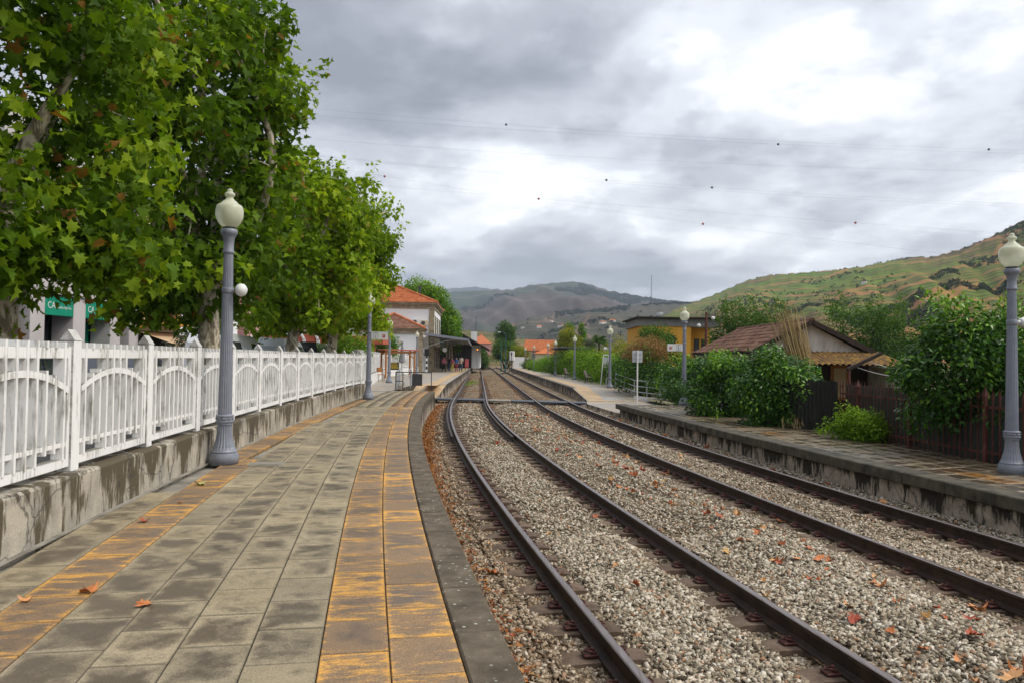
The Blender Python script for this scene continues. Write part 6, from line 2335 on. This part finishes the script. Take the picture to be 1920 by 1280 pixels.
bush('yellowing_tree', 'yellowing tree behind the shelter roof', 'tree', (9.0, 122, 3.5), (2.5, 2.4, 2.8), 'autumn', .26, 110, 60, seed=91, trunk=-.5, crad=(.45, .8), parts=TR)
bush('poplar', 'left one of two slim poplars above the hedge', 'tree', (10.6, 140, 5.2), (.75, .75, 3.2), 'hedge', .26, 60, 50, seed=92, trunk=-.5, crad=(.3, .55), group='slim poplars', parts=TR)
bush('poplar', 'right one of two slim poplars above the hedge', 'tree', (12.7, 140, 5.0), (.7, .7, 3.3), 'hedge', .26, 60, 50, seed=93, trunk=-.5, crad=(.3, .55), group='slim poplars', parts=TR)
bush('olive_tree', 'grey green bush left of the palm', 'tree', (13.2, 132, 3.0), (1.5, 1.5, 2.0), 'olive', .26, 60, 50, seed=95, trunk=-.5, crad=(.4, .7), parts=TR)


def palm(loc, h_, label, seed):
    g = np.random.default_rng(seed)
    t = tag(empty('palm_tree', loc), label, 'palm', None)
    MB().tube([(0, 0, 0), (.05, 0, h_ * .5), (0, 0, h_)], [.28, .22, .2], 10).build('trunk', G['twig'], t)
    P, N, T2, s_ = [], [], [], []
    for k in range(34):
        a = g.random() * 6.28
        el = g.uniform(-.5, 1.3)
        d = np.array([math.cos(a) * math.cos(el), math.sin(a) * math.cos(el), math.sin(el)])
        for q in range(22):
            tt = q / 21
            c_ = np.array([0, 0, h_]) + d * 1.9 * tt + np.array([0, 0, -.9 * tt * tt])
            sd = np.cross(d, [0, 0, 1])
            for s2 in (-1, 1):
                P.append(c_)
                T2.append(sd * s2 + d * .7 + np.array([0, 0, -.2]))
                N.append(np.array([0, 0, 1]) + g.normal(size=3) * .3)
                s_.append(.75 * (1 - .55 * tt))
    me_ = leafmesh('crown', np.array(P), np.array(N), np.array(T2), np.array(s_), 'blade', g.random(len(P)) * .8)
    link('crown', me_, G['dull'], t)


palm((14.75, 130, -.5), 5.3, 'palm tree standing over the far hedge', 96)
palm((13.6, 78, -.4), 4.6, 'palm crown left of the yellow house', 97)

# bundle of dry canes leaning on the shed
g = np.random.default_rng(99)
t = tag(empty('cane_bundle', (9.75, 24.7, -.42)), 'fan of tall dry canes leaning above the dark bushes by the shed', 'canes')
for k in range(130):
    bx, by = g.normal() * .14, g.normal() * .12
    ln = g.uniform(2.6, 4.1) - .5 * g.random()
    tilt = g.normal() * .055 - .25
    ex, ey = math.sin(tilt) * ln, g.normal() * .12
    mb = MB()
    mb.tube([(bx, by, 0), (bx + ex * .5, by + ey * .5, math.cos(tilt) * ln * .5), (bx + ex * 1.04, by + ey, math.cos(tilt) * ln)], [.021, .018, .007], 5)
    me_ = mb.mesh('cane')
    a_ = me_.attributes.new('rnd', 'FLOAT', 'POINT')
    a_.data.foreach_set('value', [float(g.random())] * len(me_.vertices))
    link('cane', me_, G['reed'], t)
# dry grass by the bush foot and weeds along the track
def grass(name, label, spots, h0, h1, mat, seed, kind='stuff'):
    g = np.random.default_rng(seed)
    P = np.array(spots)
    n = len(P)
    N = g.normal(size=(n, 3)) * np.array([1, 1, .2])
    T2 = np.array([0, 0, 1.0]) + g.normal(size=(n, 3)) * np.array([.45, .45, .1])
    me_ = leafmesh(name, P, N, T2, g.uniform(h0, h1, n), 'blade', g.random(n))
    return tag(link(name, me_, G[mat]), label, 'grass', kind=kind)


g = np.random.default_rng(5)
grass('dry_grass', 'tuft of straw coloured grass at the foot of the right dark bush', [(8.05 + g.normal() * .22, 21.35 + g.normal() * .14, -.2) for k in range(160)], .15, .38, 'reed', 7)
sp = []
for k in range(2600):
    y = 3.6 + 30 * g.random() ** 1.6
    a = .93 + abs(g.normal()) * .16
    sp.append((a + dx(y) + .00027 * y * y, y, ZB - .01))
grass('dry_weeds', 'dry reddish weeds along the foot of the left platform', sp, .05, .15, 'litter', 8)
sp = []
for k in range(260):
    sp.append((ef(70) + .9 + g.normal() * .3, 66 + g.random() * 14, ZB))
grass('green_weeds', 'patch of green weeds by the station platform edge', sp, .1, .3, 'hedge', 9)
n = 9000
y = 3.4 + 36 * g.random(n) ** 1.5
a = .86 + np.abs(g.normal(size=n)) * .2
dxy = -.205 * y + .002 * y * y + .00027 * y * y
P = np.stack([a + dxy, y, ZB + .035 + .03 * g.random(n)], 1)
me_ = leafmesh('leaf_litter', P, g.normal(size=(n, 3)) * .35 + np.array([0, 0, 1]), g.normal(size=(n, 3)), g.uniform(.03, .10, n), 'oval', g.random(n))
tag(link('leaf_litter', me_, G['litter']), 'reddish brown leaf litter along the foot of the left platform', 'leaf litter', kind='stuff')

n = 5200
y = 36 + 75 * g.random(n) ** 1.3
a = g.uniform(1.0, 9.0, n)
dxy = np.where(y < YB, -.205 * y + .002 * y * y, -.205 * YB + .002 * YB * YB - .043 * (y - YB))
P = np.stack([a + dxy, y, ZB + .035 + .02 * g.random(n)], 1)
me_ = leafmesh('leaf_litter', P, g.normal(size=(n, 3)) * .3 + np.array([0, 0, 1]), g.normal(size=(n, 3)), g.uniform(.06, .2, n), 'oval', g.random(n))
tag(link('leaf_litter', me_, G['litter']), 'brown leaf litter strewn over the tracks beyond the crossing', 'leaf litter', kind='stuff')

# ------------------------------------------------------------------ fallen leaves
me_fl = []
for k in range(6):
    tv, tf = leaf_template('plane')
    g2 = np.random.default_rng(200 + k)
    tv = tv.copy()
    tv[:, 1] -= .4
    curl = g2.uniform(.8, 2.0)
    tv[:, :2] += g2.normal(size=(len(tv), 2)) * .055
    tv[:, 2] = curl * (tv[:, 0] ** 2) * .9 + g2.uniform(-.3, .5) * tv[:, 1] ** 2 + g2.normal(size=len(tv)) * .05
    tv[:, 2] -= tv[:, 2].min()
    me_ = bpy.data.meshes.new('fallen_leaf')
    me_.from_pydata([tuple(q) for q in tv], [], [tuple(int(i) for i in q) for q in tf])
    me_.materials.append(G['fallen'])
    me_fl.append(me_)
random.seed(8)
g = np.random.default_rng(77)
cnt = 0
while cnt < 280:
    y = 4.5 + 30 * g.random() ** 1.35
    band = g.random()
    if band < .5:
        a = 5.05 + g.normal() * .45
    elif band < .68:
        a = 8.5 + g.normal() * .12
    elif band < .8:
        a = 6.25 + g.normal() * .15
    else:
        a = g.uniform(1.2, 8.6)
    x = a + dx(y)
    if abs(x) > .72 * y or any(abs(a - c_ - s2 * .885) < .12 for c_ in (A1, A2) for s2 in (-1, 1)) or a > 8.68:
        continue
    o = link('fallen_leaf', random.choice(me_fl), None, None, (x, y, zbed(x, y) + .035), g.random() * 6.28)
    o.rotation_euler.x = g.normal() * .25
    o.rotation_euler.y = g.normal() * .25
    sc = .06 + .11 * g.random() ** 1.3
    o.scale = (sc, sc, sc * g.uniform(.6, 1.4))
    tag(o, 'dry orange brown plane leaf lying on the pale track ballast', 'leaf', 'fallen leaves on the ballast')
    cnt += 1
plat = [((-3.42, 7.25), .12, 'curled brown leaf on the grey slabs by the foot of the stained wall'), ((-2.77, 5.1), .13, 'orange leaf lying on the yellow strip at the lower left'), ((-2.28, 4.85), .12, 'dark red leaf on the grey slabs in the lower left'),
        ((-3.75, 9.35), .15, 'pale yellow green leaf on the yellow strip before the near lamp'), ((-3.5, 8.2), .06, 'tiny brown leaf scrap on the yellow strip'), ((-3.05, 4.9), .08, 'small dark red leaf at the left picture edge')]
for i, ((x, y), sc, lab) in enumerate(plat):
    me_ = me_fl[i % 6]
    if 'yellow green' in lab:
        me_ = me_.copy()
        me_.materials.clear()
        me_.materials.append(G['fallen_green'])
    o = link('fallen_leaf', me_, None, None, (x, y, .004), i * 1.3)
    o.scale = (sc, sc, sc * .8)
    tag(o, lab, 'leaf')

# ------------------------------------------------------------------ damp air in the valley
hz = Mat('damp air')
hz.t.nodes.remove(hz.p)
pv = hz.n('VolumePrincipled')
pv.inputs['Color'].default_value = (.74, .85, 1.0, 1)
pv.inputs['Density'].default_value = .00013
pv.inputs['Anisotropy'].default_value = 0.0
hz.t.links.new(pv.outputs[0], hz.o.inputs['Volume'])
mb = MB().box((0, 3500, 320), (16000, 9000, 648))
tag(mb.build('haze', hz.m), 'thin pale haze over the valley', 'haze', kind='stuff')
S.cycles.volume_step_rate = 8
S.cycles.volume_max_steps = 64
S.cycles.volume_bounces = 0
